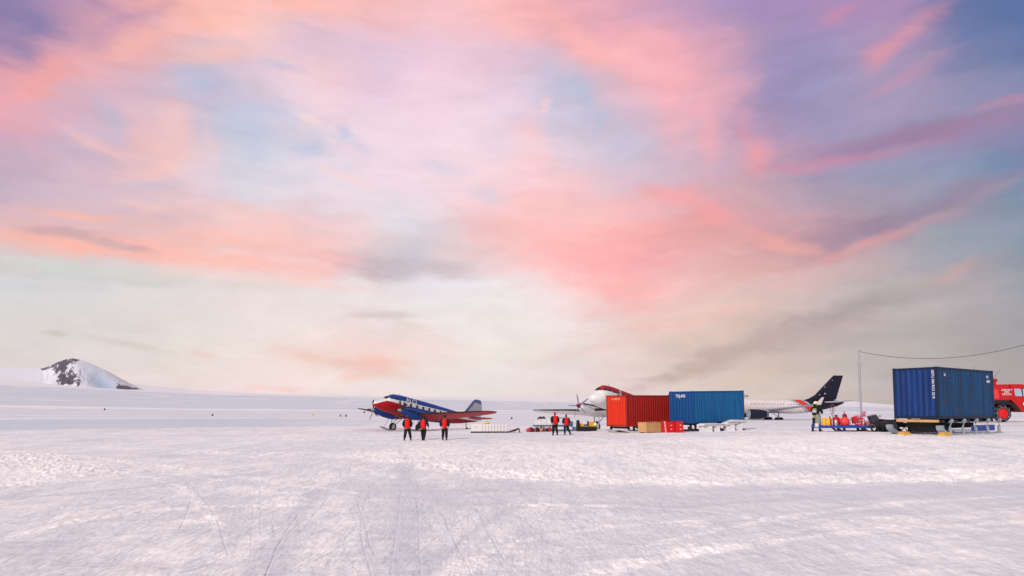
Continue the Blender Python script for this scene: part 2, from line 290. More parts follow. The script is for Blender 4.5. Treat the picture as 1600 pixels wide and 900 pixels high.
# ------------------------------------------------------------------ mesh helpers
class MB:
    """collects shapes in one mesh; every face may carry a material slot and a colour"""
    def __init__(s): s.v = []; s.f = []; s.m = []; s.c = []; s.xf = Matrix.Identity(4)
    def add(s, vs, fs, m=0, col=None):
        o = len(s.v)
        s.v += [tuple(s.xf @ Vector(p)) for p in vs]
        for f in fs:
            s.f.append(tuple(i + o for i in f)); s.m.append(m); s.c.append(col if not callable(col) else col(sum((Vector(vs[i]) for i in f), Vector()) / len(f)))
        return s
    def box(s, c, d, m=0, col=None, rot=None, taper=(1, 1)):
        """box with its edges cut off (chamfered), so it catches light like a real edge"""
        hx, hy, hz = d[0] / 2, d[1] / 2, d[2] / 2
        b = min(.012, min(hx, hy, hz) * .25)
        pts = []
        M = Euler(rot).to_matrix() if rot else Matrix.Identity(3)
        idx = {}
        for sx in (-1, 1):
            for sy in (-1, 1):
                for sz in (-1, 1):
                    tx, ty = (taper if sz > 0 else (1, 1))
                    for k in range(3):
                        p = [sx * (hx * tx), sy * (hy * ty), sz * hz]
                        for j in range(3):
                            if j != k: p[j] -= (sx, sy, sz)[j] * b
                        idx[(sx, sy, sz, k)] = len(pts); pts.append(M @ Vector(p) + Vector(c))
        F_ = []
        for k in range(3):
            for sg in (-1, 1):
                o = [j for j in range(3) if j != k]; q = []
                for (a, bb) in ((-1, -1), (1, -1), (1, 1), (-1, 1)):
                    t = [0, 0, 0]; t[k] = sg; t[o[0]] = a; t[o[1]] = bb; q.append(idx[(*t, k)])
                if (sg > 0) == (k == 1): q = q[::-1]
                F_.append(q)
        for k in range(3):
            o = [j for j in range(3) if j != k]
            for a in (-1, 1):
                for bb in (-1, 1):
                    t0 = [0, 0, 0]; t0[o[0]] = a; t0[o[1]] = bb; t1 = list(t0); t0[k] = -1; t1[k] = 1
                    F_.append([idx[(*t0, o[0])], idx[(*t1, o[0])], idx[(*t1, o[1])], idx[(*t0, o[1])]])
        for sx in (-1, 1):
            for sy in (-1, 1):
                for sz in (-1, 1): F_.append([idx[(sx, sy, sz, k)] for k in range(3)])
        return s.add(pts, F_, m, col)
    def tube(s, pts, r, n=8, m=0, col=None, caps=True):
        pts = [Vector(p) for p in pts]; rs = r if isinstance(r, (list, tuple)) else [r] * len(pts)
        vs = []; fs = []
        for i, p in enumerate(pts):
            t = (pts[min(i + 1, len(pts) - 1)] - pts[max(i - 1, 0)]).normalized()
            a = t.cross(Vector((0, 0, 1)) if abs(t.z) < .9 else Vector((1, 0, 0))).normalized(); b = t.cross(a)
            for k in range(n):
                an = 2 * math.pi * k / n; vs.append(p + (a * math.cos(an) + b * math.sin(an)) * rs[i])
        for i in range(len(pts) - 1):
            for k in range(n): fs.append((i * n + k, i * n + (k + 1) % n, (i + 1) * n + (k + 1) % n, (i + 1) * n + k))
        if caps: fs.append(tuple(range(n))[::-1]); fs.append(tuple((len(pts) - 1) * n + k for k in range(n)))
        return s.add(vs, fs, m, col)
    def lathe(s, prof, axis='z', n=24, c=(0, 0, 0), m=0, col=None):
        """prof: (radius, height) pairs turned about an axis"""
        vs = []; fs = []
        for (r, h) in prof:
            for k in range(n):
                a = 2 * math.pi * k / n; u, w = r * math.cos(a), r * math.sin(a)
                p = {'z': (u, w, h), 'x': (h, u, w), 'y': (w, h, u)}[axis]
                vs.append(Vector(p) + Vector(c))
        for i in range(len(prof) - 1):
            for k in range(n): fs.append((i * n + k, i * n + (k + 1) % n, (i + 1) * n + (k + 1) % n, (i + 1) * n + k))
        fs.append(tuple(range(n))[::-1]); fs.append(tuple((len(prof) - 1) * n + k for k in range(n)))
        return s.add(vs, fs, m, col)
    def prism(s, poly, w, axis='y', c=(0, 0, 0), m=0, col=None, taper=1.0):
        """poly in the plane across the axis, thickness w centred"""
        n = len(poly); vs = []
        cx = sum(p[0] for p in poly) / n; cz = sum(p[1] for p in poly) / n
        for sg in (-.5, .5):
            for (a, b) in poly:
                p = {'y': (a, sg * w, b), 'x': (sg * w, a, b), 'z': (a, b, sg * w)}[axis]
                vs.append(Vector(p) + Vector(c))
        fs = [tuple(range(n)), tuple(range(2 * n - 1, n - 1, -1))] + [(i, (i + 1) % n + 0, (i + 1) % n + n, i + n)[::-1] for i in range(n)]
        return s.add(vs, fs, m, col)
    def rings(s, R_, m=0, col=None, close=True):
        n = len(R_[0]); vs = [p for r in R_ for p in r]; fs = []
        for i in range(len(R_) - 1):
            for k in range(n): fs.append((i * n + k, i * n + (k + 1) % n, (i + 1) * n + (k + 1) % n, (i + 1) * n + k))
        if close: fs.append(tuple(range(n))[::-1]); fs.append(tuple((len(R_) - 1) * n + k for k in range(n)))
        return s.add(vs, fs, m, col)
    def foil(s, secs, n=14, plane='xy', m=0, col=None, inc=0.0):
        """wing skin: secs = (leading edge point, chord, thickness); plane says where the thickness goes"""
        R_ = []
        for (le, ch, th) in secs:
            ring = []
            ts = [(.5 - .5 * math.cos(math.pi * k / n)) for k in range(n + 1)]
            prof = lambda t: (2.97 * math.sqrt(t) - 1.26 * t - 3.516 * t * t + 2.843 * t ** 3 - 1.015 * t ** 4)
            for t in ts: ring.append((t, prof(t)))
            for t in ts[-2:0:-1]: ring.append((t, -prof(t) * .75))
            if plane == 'xy': R_.append([Vector(le) + Vector((-ch * t, 0, th * .5 * q - inc * ch * t)) for t, q in ring])
            else: R_.append([Vector(le) + Vector((-ch * t, th * .5 * q, 0)) for t, q in ring])
        return s.rings(R_, m, col)
    def build(s, name, mats, parent=None, smooth=None, loc=None):
        me = bpy.data.meshes.new(name); me.from_pydata([tuple(v) for v in s.v], [], s.f)
        if not isinstance(mats, (list, tuple)): mats = [mats]
        for mm in mats: me.materials.append(mm)
        me.polygons.foreach_set('material_index', s.m)
        if any(c is not None for c in s.c):
            at = me.color_attributes.new('Col', 'FLOAT_COLOR', 'CORNER')
            arr = []
            for p, c in zip(me.polygons, s.c): arr += [*(c or (.5, .5, .5)), 1.0] * p.loop_total
            at.data.foreach_set('color', arr)
        bm = bmesh.new(); bm.from_mesh(me); bmesh.ops.recalc_face_normals(bm, faces=bm.faces); bm.to_mesh(me); bm.free()
        if smooth: me.shade_smooth(); me.set_sharp_from_angle(angle=R(smooth))
        o = bpy.data.objects.new(name, me); C.objects.link(o)
        if parent: o.parent = parent
        if loc: o.location = loc
        return o
def tag(o, label=None, cat=None, group=None, kind=None):
    if label: o['label'] = label
    if cat: o['category'] = cat
    if group: o['group'] = group
    if kind: o['kind'] = kind
    return o
def empty(name, loc=(0, 0, 0), rot=(0, 0, 0)):
    o = bpy.data.objects.new(name, None); C.objects.link(o); o.location = loc; o.rotation_euler = rot; o.empty_display_size = .2
    return o
def copy_tree(o, parent=None):
    c = o.copy(); C.objects.link(c); c.parent = parent
    for ch in [k for k in bpy.data.objects if k.parent == o]: copy_tree(ch, c)
    return c
def lettering(txt, size, mtl, parent, M, name='lettering', spacing=1.0, align='LEFT'):
    cu = bpy.data.curves.new(name, 'FONT'); cu.body = txt; cu.size = size; cu.extrude = .006; cu.space_character = spacing; cu.align_x = align
    cu.offset = size * .012
    cu.materials.append(mtl); o = bpy.data.objects.new(name, cu); C.objects.link(o)
    me = bpy.data.meshes.new_from_object(o); bpy.data.objects.remove(o); bpy.data.curves.remove(cu)
    me.name = name; o = bpy.data.objects.new(name, me); C.objects.link(o)
    if not me.materials: me.materials.append(mtl)
    o.parent = parent; o.matrix_local = M
    return o
def face_matrix(origin, right, up):
    r = Vector(right).normalized(); u = Vector(up); u = (u - r * u.dot(r)).normalized(); n = r.cross(u)
    M = Matrix((r, u, n)).transposed().to_4x4(); M.translation = Vector(origin); return M

# ------------------------------------------------------------------ terrain
rng = np.random.default_rng(5)
_perm = rng.random((256, 256))
def vnoise(x, y):
    xi = np.floor(x).astype(int); yi = np.floor(y).astype(int); fx = x - xi; fy = y - yi
    fx = fx * fx * (3 - 2 * fx); fy = fy * fy * (3 - 2 * fy)
    g = lambda a, b: _perm[a & 255, b & 255]
    return (g(xi, yi) * (1 - fx) + g(xi + 1, yi) * fx) * (1 - fy) + (g(xi, yi + 1) * (1 - fx) + g(xi + 1, yi + 1) * fx) * fy
def fbm(x, y, o=4, gain=.5):
    s = 0; a = 1; t = 0
    for k in range(o):
        s = s + a * vnoise(x * 2 ** k + 17.3 * k, y * 2 ** k + 5.1 * k); t += a; a *= gain
    return s / t
def sstep(a, b, x):
    t = np.clip((x - a) / (b - a), 0, 1); return t * t * (3 - 2 * t)
ANCH = [(0, 0, 0), (0, 12, 0), (-10, 18, 0), (10, 16, .1), (-30, 25, -.1), (25, 15, .35), (-6.2, 48, -.2), (3.8, 53, 0), (11, 56, .1), (11, 62, .05), (16, 54, .38), (19, 59, .4),
        (23, 35, .86), (26, 40, .9), (19.6, 44, .82), (22, 43, .76), (40, 55, 1.12), (36, 52, 1.1), (-14.4, 93.7, -1.12), (-7, 102, -1.15), (12.6, 78, -.5), (20, 90, -.6), (-1.9, 60, -.12), (2.5, 63, -.1),
        (7, 66, -.15), (77, 198, -1.55), (110, 195, -1.5), (-40, 50, -.5), (-60, 100, -1.2), (-120, 150, -1.4), (0, 150, -1.4), (50, 120, -.9), (0, -30, 0), (60, 0, .6), (-60, 0, -.3), (-60, 220, -1.6), (80, 90, .2)]
ANCH = np.array(ANCH, float)
HP = [(-600, 565), (0, 573), (60, 577), (120, 590), (240, 603), (300, 609), (400, 614.5), (600, 619), (900, 621.5), (1200, 623.5), (1330, 627), (1400, 633), (1600, 640), (2300, 646)]
BT = [(-600, 590), (0, 601), (160, 608), (300, 614.5), (600, 622.5), (900, 629), (1200, 632.5), (1400, 637), (1600, 641.5), (2300, 646)]
CLN = [(-600, 630), (0, 634), (160, 637), (300, 639.5), (600, 641.5), (900, 642), (1600, 645), (2300, 646)]
def ground(x, y):
    x = np.asarray(x, float); y = np.asarray(y, float); sh = x.shape; x = x.ravel(); y = y.ravel()
    W = np.full(x.shape, 1e-9); Z = np.full(x.shape, -1e-9)
    for (ax, ay, az_) in ANCH:
        s = 2.5 + .13 * math.hypot(ax, ay)
        w = np.exp(-((x - ax) ** 2 + (y - ay) ** 2) / (2 * s * s)); W += w; Z += w * az_
    zn = Z / W
    r = np.hypot(x, y); a = np.clip(np.arctan2(x, y), -R(52), R(52))
    px = 800 + F * np.tan(a); d = r * np.cos(a)
    lr = np.log(np.maximum(r, 1)); cl = np.interp(px, *zip(*CLN)); bt = np.interp(px, *zip(*BT)); hp = np.interp(px, *zip(*HP))
    ks = np.log([150, 260, 700, 2200, 4600, 14000]); vals = [np.full_like(px, 659.5), np.full_like(px, 653.5), cl, bt, hp, hp + 14]
    py = np.full_like(px, 660.)
    for i in range(5):
        t = np.clip((lr - ks[i]) / (ks[i + 1] - ks[i]), 0, 1)
        t = t ** (9.0 if i == 3 else 1.0)
        m = lr >= ks[i]; py[m] = (vals[i] * (1 - t) + vals[i + 1] * t)[m]
    zf = H + (636 - py) / F * d
    b = sstep(215, 330, r)
    return (zn * (1 - b) + zf * b).reshape(sh)
def gz(x, y): return float(ground(np.array([x]), np.array([y]))[0])
def at(px, Y, dz=0.0):
    """ground point Y metres ahead of the photographer, px across"""
    x = (px - 800) / F * Y * math.cos(PITCH)
    return Vector((x, Y, gz(x, Y) + dz))
def on_ground(px, py):
    """where the line of sight through a point of the photograph meets the snow"""
    dx, dy, dz = px_dir(px, py); t = np.exp(np.linspace(math.log(3), math.log(3000), 3000))
    z = H + dz / dy * t; g = ground(dx / dy * t, t); k = int(np.argmax(z < g)); return Vector((dx / dy * t[k], t[k], g[k]))
def flat(px, py):
    k = H * F / max(py - 636, 4); return ((px - 800) / F * k, k)
def seg_dist(x, y, P):
    best = np.full(x.shape, 1e9)
    for (a, b) in zip(P[:-1], P[1:]):
        ax, ay = a; bx, by = b; vx, vy = bx - ax, by - ay; t = np.clip(((x - ax) * vx + (y - ay) * vy) / (vx * vx + vy * vy), 0, 1)
        best = np.minimum(best, np.hypot(x - ax - t * vx, y - ay - t * vy))
    return best

def make_ground():
    near = np.exp(np.linspace(math.log(1.0), math.log(7.2), 16))[:-1]
    mid = H * F / np.arange(H * F / 7.2, H * F / 170, -.62)
    far = np.exp(np.linspace(math.log(mid[-1]), math.log(14000), 118))[1:]
    rr = np.concatenate([near, mid, far])
    fr = np.arctan(np.linspace(math.tan(R(-41)), math.tan(R(41)), 1100)); rest = np.linspace(R(41), R(360 - 41), 74)[1:-1]
    aa = np.concatenate([fr, rest]); nr, na = len(rr), len(aa)
    A, RR = np.meshgrid(aa, rr); X = RR * np.sin(A); Y = RR * np.cos(A)
    Z = ground(X, Y)
    mix = np.zeros_like(Z); ice = np.zeros_like(Z)
    wgt = 1 - sstep(90, 220, RR)
    # wind-packed waves and old sledge ruts
    u = X * .8 + Y * .25; w = -X * .25 + Y * .8
    sas = fbm(u * .9, w * 3.2, 5, .55)
    Z += wgt * ((sas - .5) * .05 + (fbm(X * .22, Y * .35, 3) - .5) * .16)
    mix += (fbm(u * .55 + 9, w * .22 + 3, 5, .62) - .5) * 1.7 + (fbm(X * .12 + 2, Y * .09 + 8, 3, .5) - .5) * 1.3 + (sas - .5) * .8 - .15
    mix *= 1 - .85 * sstep(200, 600, RR)
    crumb = fbm(X * 4.5, Y * 2.2, 4, .7)
    Z += wgt * (crumb - .5) * .035
    rough = fbm(X * 5, Y * 5, 3, .65)
    def band(P, wd, k, lump):
        nonlocal Z, mix
        P = [flat(*p) for p in P]
        wob = (fbm(X * .6 + 31, Y * .6, 3) - .5) * wd * 1.6
        d = np.abs(seg_dist(X, Y, P) + wob); m = (1 - sstep(wd * .35, wd, d))
        Z += wgt * m * (rough - .42) * lump; mix += m * k
    PXv = 800 + F * np.tan(np.clip(A, -R(60), R(60))); PYv = 636 + H * F / np.maximum(RR * np.cos(np.clip(A, -R(60), R(60))), .5)
    edge = np.interp(PXv, [500, 560, 640, 760, 900, 1100, 1350, 1620], [700, 712, 727, 742, 753, 761, 762, 758]) + (fbm(PXv * .05, PXv * 0 + 3, 4, .6) - .5) * 7
    top_ = np.interp(PXv, [520, 700, 1000, 1620], [699, 697, 694, 690]); inside = sstep(-4, 2, edge - PYv) * sstep(515, 620, PXv) * sstep(-4, 10, PYv - top_) * (np.abs(A) < R(60))
    strk = fbm(PXv * .004 + 5, PYv * .16, 4, .6)
    mix += inside * (.55 + (strk - .5) * 2.0); Z += inside * (rough - .42) * .09
    pl = np.interp(PXv, [-200, 0, 60, 120, 200], [768, 762, 752, 735, 728]); inl = sstep(-5, 4, pl - PYv) * sstep(-4, 6, PYv - np.interp(PXv, [-200, 0, 90, 200], [686, 690, 705, 724])) * (1 - sstep(100, 200, PXv)) * (np.abs(A) < R(60)) * (np.cos(A) > 0)
    mix += inl * .7; Z += inl * (rough - .42) * .08
    low = sstep(0, 10, PYv - edge) * (1 - sstep(30, 60, PYv - edge)) * sstep(850, 1000, PXv) * (np.cos(A) > 0); mix -= low * .45
    band([(540, 704), (640, 722), (760, 738), (900, 748), (1100, 755), (1350, 757), (1620, 752)], 1.3, .35, .12)
    band([(560, 700), (700, 712), (860, 722), (1000, 726), (1200, 726), (1400, 718), (1620, 716)], 2.0, .1, .06)
    band([(900, 704), (1100, 708), (1350, 700), (1600, 702)], 2.2, .1, .05)
    band([(-40, 695), (90, 712), (150, 735), (60, 752), (-40, 762)], 1.6, .6, .10)
    band([(190, 713), (290, 738), (400, 768), (455, 772), (440, 785), (320, 812)], .55, .55, .05)
    band([(0, 828), (90, 808), (190, 795), (260, 780)], .35, .45, .04)
    band([(180, 690), (340, 700), (470, 706)], 2.2, .4, .07)
    band([(1000, 870), (1130, 846), (1300, 826), (1600, 800)], .5, .4, .05)
    band([(840, 790), (960, 805), (1080, 818)], .7, .35, .04)
    for P, wd_, k_ in (([(628, 700), (640, 780), (628, 900)], .30, -.8), ([(505, 765), (450, 815), (415, 900)], .22, -.7), ([(560, 860), (620, 815), (700, 775), (830, 755)], .12, -.8), ([(660, 890), (740, 820), (830, 780)], .10, -.7),
                      ([(60, 700), (260, 722), (430, 752), (560, 770)], .25, .8), ([(-20, 850), (120, 815), (300, 790), (470, 785)], .16, .8), ([(330, 700), (500, 722), (620, 745)], .3, .5), ([(880, 900), (1050, 862), (1300, 838), (1620, 818)], .14, .8),
                      ([(820, 785), (1000, 792), (1180, 808), (1260, 830)], .2, .7), ([(1620, 780), (1400, 788), (1200, 812), (1000, 850)], .12, .7), ([(0, 775), (200, 765), (420, 735)], .2, -.7), ([(900, 800), (1100, 790), (1400, 778), (1620, 776)], .3, -.5),
                      ([(0, 720), (160, 728), (300, 760), (350, 820)], .12, .8), ([(700, 900), (760, 850), (900, 820), (1100, 812)], .14, .6), ([(400, 690), (300, 705), (200, 712), (60, 712)], .5, -.5)):
        for _ in range(2):
            Q = [P[0]]
            for (a, b) in zip(P[:-1], P[1:]): Q += [(a[0] * .75 + b[0] * .25, a[1] * .75 + b[1] * .25), (a[0] * .25 + b[0] * .75, a[1] * .25 + b[1] * .75)]
            P = Q + [P[-1]]
        band(P, wd_ * 1.6, k_, .05 if k_ > 0 else .01)
    def rut(P, wd, dp, k=-.5):
        nonlocal Z, mix
        for _ in range(3):      # round the corners
            Q = [P[0]]
            for (a, b) in zip(P[:-1], P[1:]): Q += [(a[0] * .75 + b[0] * .25, a[1] * .75 + b[1] * .25), (a[0] * .25 + b[0] * .75, a[1] * .25 + b[1] * .75)]
            P = Q + [P[-1]]
        P = [flat(*p) for p in P]; x0 = min(p[0] for p in P) - 1; x1 = max(p[0] for p in P) + 1; y0 = min(p[1] for p in P) - 1; y1 = max(p[1] for p in P) + 1
        s = (X > x0) & (X < x1) & (Y > y0) & (Y < y1) & (RR < 130)
        if not s.any(): return
        wob = (vnoise(X[s] * .2, Y[s] * .2) - .5) * .25
        d = np.abs(seg_dist(X[s] + wob, Y[s], P)); m = 1 - sstep(wd * .4, wd, d); e = (1 - sstep(wd, wd * 1.9, d)) * (1 - m)
        br = .25 + .9 * vnoise(X[s] * 1.4 + 4, Y[s] * 1.4)
        Z[s] += -m * dp * br + e * dp * .35 * br; mix[s] += (m * k * 1.3 + e * .2) * br
    ruts = [[(612, 700), (628, 760), (622, 830), (615, 900)], [(640, 700), (652, 780), (664, 900)], [(600, 725), (560, 800), (590, 900)], [(520, 760), (455, 815), (425, 900)],
            [(0, 830), (120, 800), (260, 765), (420, 748)], [(0, 890), (60, 858), (130, 826)], [(500, 870), (570, 828), (650, 790), (790, 770)], [(640, 880), (700, 815), (790, 775)],
            [(690, 800), (735, 880), (745, 900)], [(740, 790), (790, 870)], [(215, 712), (300, 745), (345, 800), (370, 860)], [(300, 745), (312, 775), (292, 825)], [(560, 780), (575, 820), (590, 860)],
            [(440, 850), (470, 815), (500, 800)], [(470, 700), (600, 706), (760, 702)], [(820, 760), (1000, 772), (1250, 765), (1600, 772)], [(900, 860), (1100, 835), (1400, 790), (1600, 775)],
            [(1000, 900), (1200, 858), (1600, 815)], [(940, 690), (1200, 694), (1600, 690)], [(660, 700), (840, 712), (1150, 706)], [(1050, 746), (1200, 744), (1600, 748)], [(1040, 758), (1250, 761), (1600, 762)]]
    for P in ruts: rut(P, .020, .009, -1.0)
    for k in range(46):
        px = random.uniform(380, 820); py = random.uniform(740, 880); an = random.uniform(-1.35, -.55) if random.random() < .7 else random.uniform(-2.2, -1.5); ln = random.uniform(40, 150)
        rut([(px, py), (px + ln * math.cos(an) * .9, py + ln * math.sin(an) * .6)], .013, .006, -1.1)
    for k in range(34):
        px = random.uniform(0, 1600); py = random.uniform(700, 880); an = random.uniform(-.35, .1); ln = random.uniform(60, 260)
        rut([(px, py), (px + ln, py + ln * an * .4)], .014, .006, -.9)
    # blue ice and bare wind-scoured fields further out, with bright drift lines between them
    PX = 800 + F * np.tan(np.clip(A, -R(50), R(50))) ; nn = fbm(X * .01, RR * .03, 4); n2 = fbm(X * .004 + 7, RR * .05, 4, .6)
    lr = np.log(RR)
    left = 1 - sstep(350, 620, PX)
    wobr = 1 + (nn - .5) * .25
    ice += sstep(112, 124, RR * wobr) * (1 - sstep(215, 250, RR * wobr)) * (.35 + .65 * left) * (.75 + .5 * (n2 - .5))
    ice += .42 * sstep(235, 300, RR) * (1 - sstep(640, 690, RR))
    ice += .62 * sstep(700, 760, RR) * (1 - sstep(2150, 2230, RR)) * (1 + (n2 - .5) * .7)
    line = lambda r0, wdt: np.exp(-((RR * (1 + (nn - .5) * .06) - r0) / wdt) ** 2)
    mix += 1.2 * line(680, 28) + 1.1 * line(2230, 80) + .5 * line(262, 7)
    st = sstep(.66, .74, fbm(X * .012 + 3, RR * .09 + 11, 4, .6)) * sstep(120, 200, RR) * (1 - sstep(2200, 2600, RR)); mix += st * .9; ice -= st * .4
    ice = np.clip(ice, 0, 1); mix = np.clip(mix * .5 + .5, 0, 1)
    v = np.stack([X, Y, Z], -1).reshape(-1, 3)
    i = np.arange(nr - 1)[:, None] * na; j = np.arange(na)[None, :]; j2 = (j + 1) % na
    q = np.stack([i + j, i + na + j, i + na + j2, i + j2], -1).reshape(-1, 4)
    v = np.vstack([v, [[0, 0, float(Z[0].mean())]]]); c = len(v) - 1
    tri = np.stack([np.full(na, c), np.arange(na), (np.arange(na) + 1) % na], -1)
    me = bpy.data.meshes.new('ground'); me.vertices.add(len(v)); me.vertices.foreach_set('co', v.ravel())
    nl = q.size + tri.size; me.loops.add(nl); me.loops.foreach_set('vertex_index', np.concatenate([q.ravel(), tri.ravel()]).astype(np.int32))
    me.polygons.add(len(q) + len(tri)); ls = np.concatenate([np.arange(len(q)) * 4, q.size + np.arange(len(tri)) * 3]).astype(np.int32); me.polygons.foreach_set('loop_start', ls)
    me.update(calc_edges=True); me.validate()
    for nm, arr in (('churn', mix), ('ice', ice)):
        a_ = me.attributes.new(nm, 'FLOAT', 'POINT'); a_.data.foreach_set('value', np.append(arr.ravel(), .5).astype(np.float32))
    me.shade_smooth()
    o = bpy.data.objects.new('ground', me); C.objects.link(o); o['kind'] = 'structure'
    return o
def snow_material():
    m, t, b = newmat('snow'); l = t.links.new
    co = N(t, 'ShaderNodeTexCoord'); ch = N(t, 'ShaderNodeAttribute'); ch.attribute_name = 'churn'; ic = N(t, 'ShaderNodeAttribute'); ic.attribute_name = 'ice'
    mp = N(t, 'ShaderNodeMapping'); l(co.outputs['Object'], mp.inputs[0]); mp.inputs['Scale'].default_value = (1.7, .42, 1); mp.inputs['Rotation'].default_value = (0, 0, R(8))
    n1 = N(t, 'ShaderNodeTexNoise'); l(mp.outputs[0], n1.inputs['Vector']); n1.inputs['Scale'].default_value = 1.1; n1.inputs['Detail'].default_value = 11; n1.inputs['Roughness'].default_value = .80
    ad = N(t, 'ShaderNodeMath', operation='MULTIPLY_ADD'); l(n1.outputs[0], ad.inputs[0]); ad.inputs[1].default_value = 4.2; ad.inputs[2].default_value = -2.15
    n4 = N(t, 'ShaderNodeTexNoise'); l(mp.outputs[0], n4.inputs['Vector']); n4.inputs['Scale'].default_value = 13; n4.inputs['Detail'].default_value = 4; n4.inputs['Roughness'].default_value = .7
    a4 = N(t, 'ShaderNodeMath', operation='MULTIPLY_ADD'); l(n4.outputs[0], a4.inputs[0]); a4.inputs[1].default_value = 3.2; a4.inputs[2].default_value = -1.6
    gm = N(t, 'ShaderNodeMapRange'); l(ch.outputs['Fac'], gm.inputs[0]); gm.inputs[1].default_value = .25; gm.inputs[2].default_value = .75; gm.inputs[3].default_value = .35; gm.inputs[4].default_value = 1.15
    gx = N(t, 'ShaderNodeMath', operation='MULTIPLY'); l(a4.outputs[0], gx.inputs[0]); l(gm.outputs[0], gx.inputs[1])
    gy = N(t, 'ShaderNodeMath', operation='MULTIPLY'); l(ad.outputs[0], gy.inputs[0]); l(gm.outputs[0], gy.inputs[1])
    a5 = N(t, 'ShaderNodeMath', operation='ADD'); l(gy.outputs[0], a5.inputs[0]); l(gx.outputs[0], a5.inputs[1])
    a2 = N(t, 'ShaderNodeMath', operation='ADD', use_clamp=True); l(a5.outputs[0], a2.inputs[0]); l(ch.outputs['Fac'], a2.inputs[1])
    mx = N(t, 'ShaderNodeMix', data_type='RGBA'); l(a2.outputs[0], mx.inputs[0])
    mx.inputs[6].default_value = (.63, .625, .675, 1); mx.inputs[7].default_value = (.92, .87, .86, 1)
    m2 = N(t, 'ShaderNodeMix', data_type='RGBA'); l(ic.outputs['Fac'], m2.inputs[0]); l(mx.outputs[2], m2.inputs[6]); m2.inputs[7].default_value = (.50, .56, .65, 1)
    l(m2.outputs[2], b.inputs['Base Color']); b.inputs['Roughness'].default_value = .75
    b.inputs['Specular IOR Level'].default_value = .25
    n2 = N(t, 'ShaderNodeTexNoise'); l(mp.outputs[0], n2.inputs['Vector']); n2.inputs['Scale'].default_value = 7; n2.inputs['Detail'].default_value = 6; n2.inputs['Roughness'].default_value = .7
    bp = N(t, 'ShaderNodeBump'); bp.inputs['Strength'].default_value = .8; bp.inputs['Distance'].default_value = .03; l(n2.outputs[0], bp.inputs['Height'])
    n3 = N(t, 'ShaderNodeTexNoise'); l(mp.outputs[0], n3.inputs['Vector']); n3.inputs['Scale'].default_value = 2.2; n3.inputs['Detail'].default_value = 4
    b2 = N(t, 'ShaderNodeBump'); b2.inputs['Strength'].default_value = .5; b2.inputs['Distance'].default_value = .08; l(n3.outputs[0], b2.inputs['Height']); l(bp.outputs[0], b2.inputs['Normal'])
    l(b2.outputs[0], b.inputs['Normal'])
    return m
g_ = make_ground(); g_.data.materials.append(snow_material())

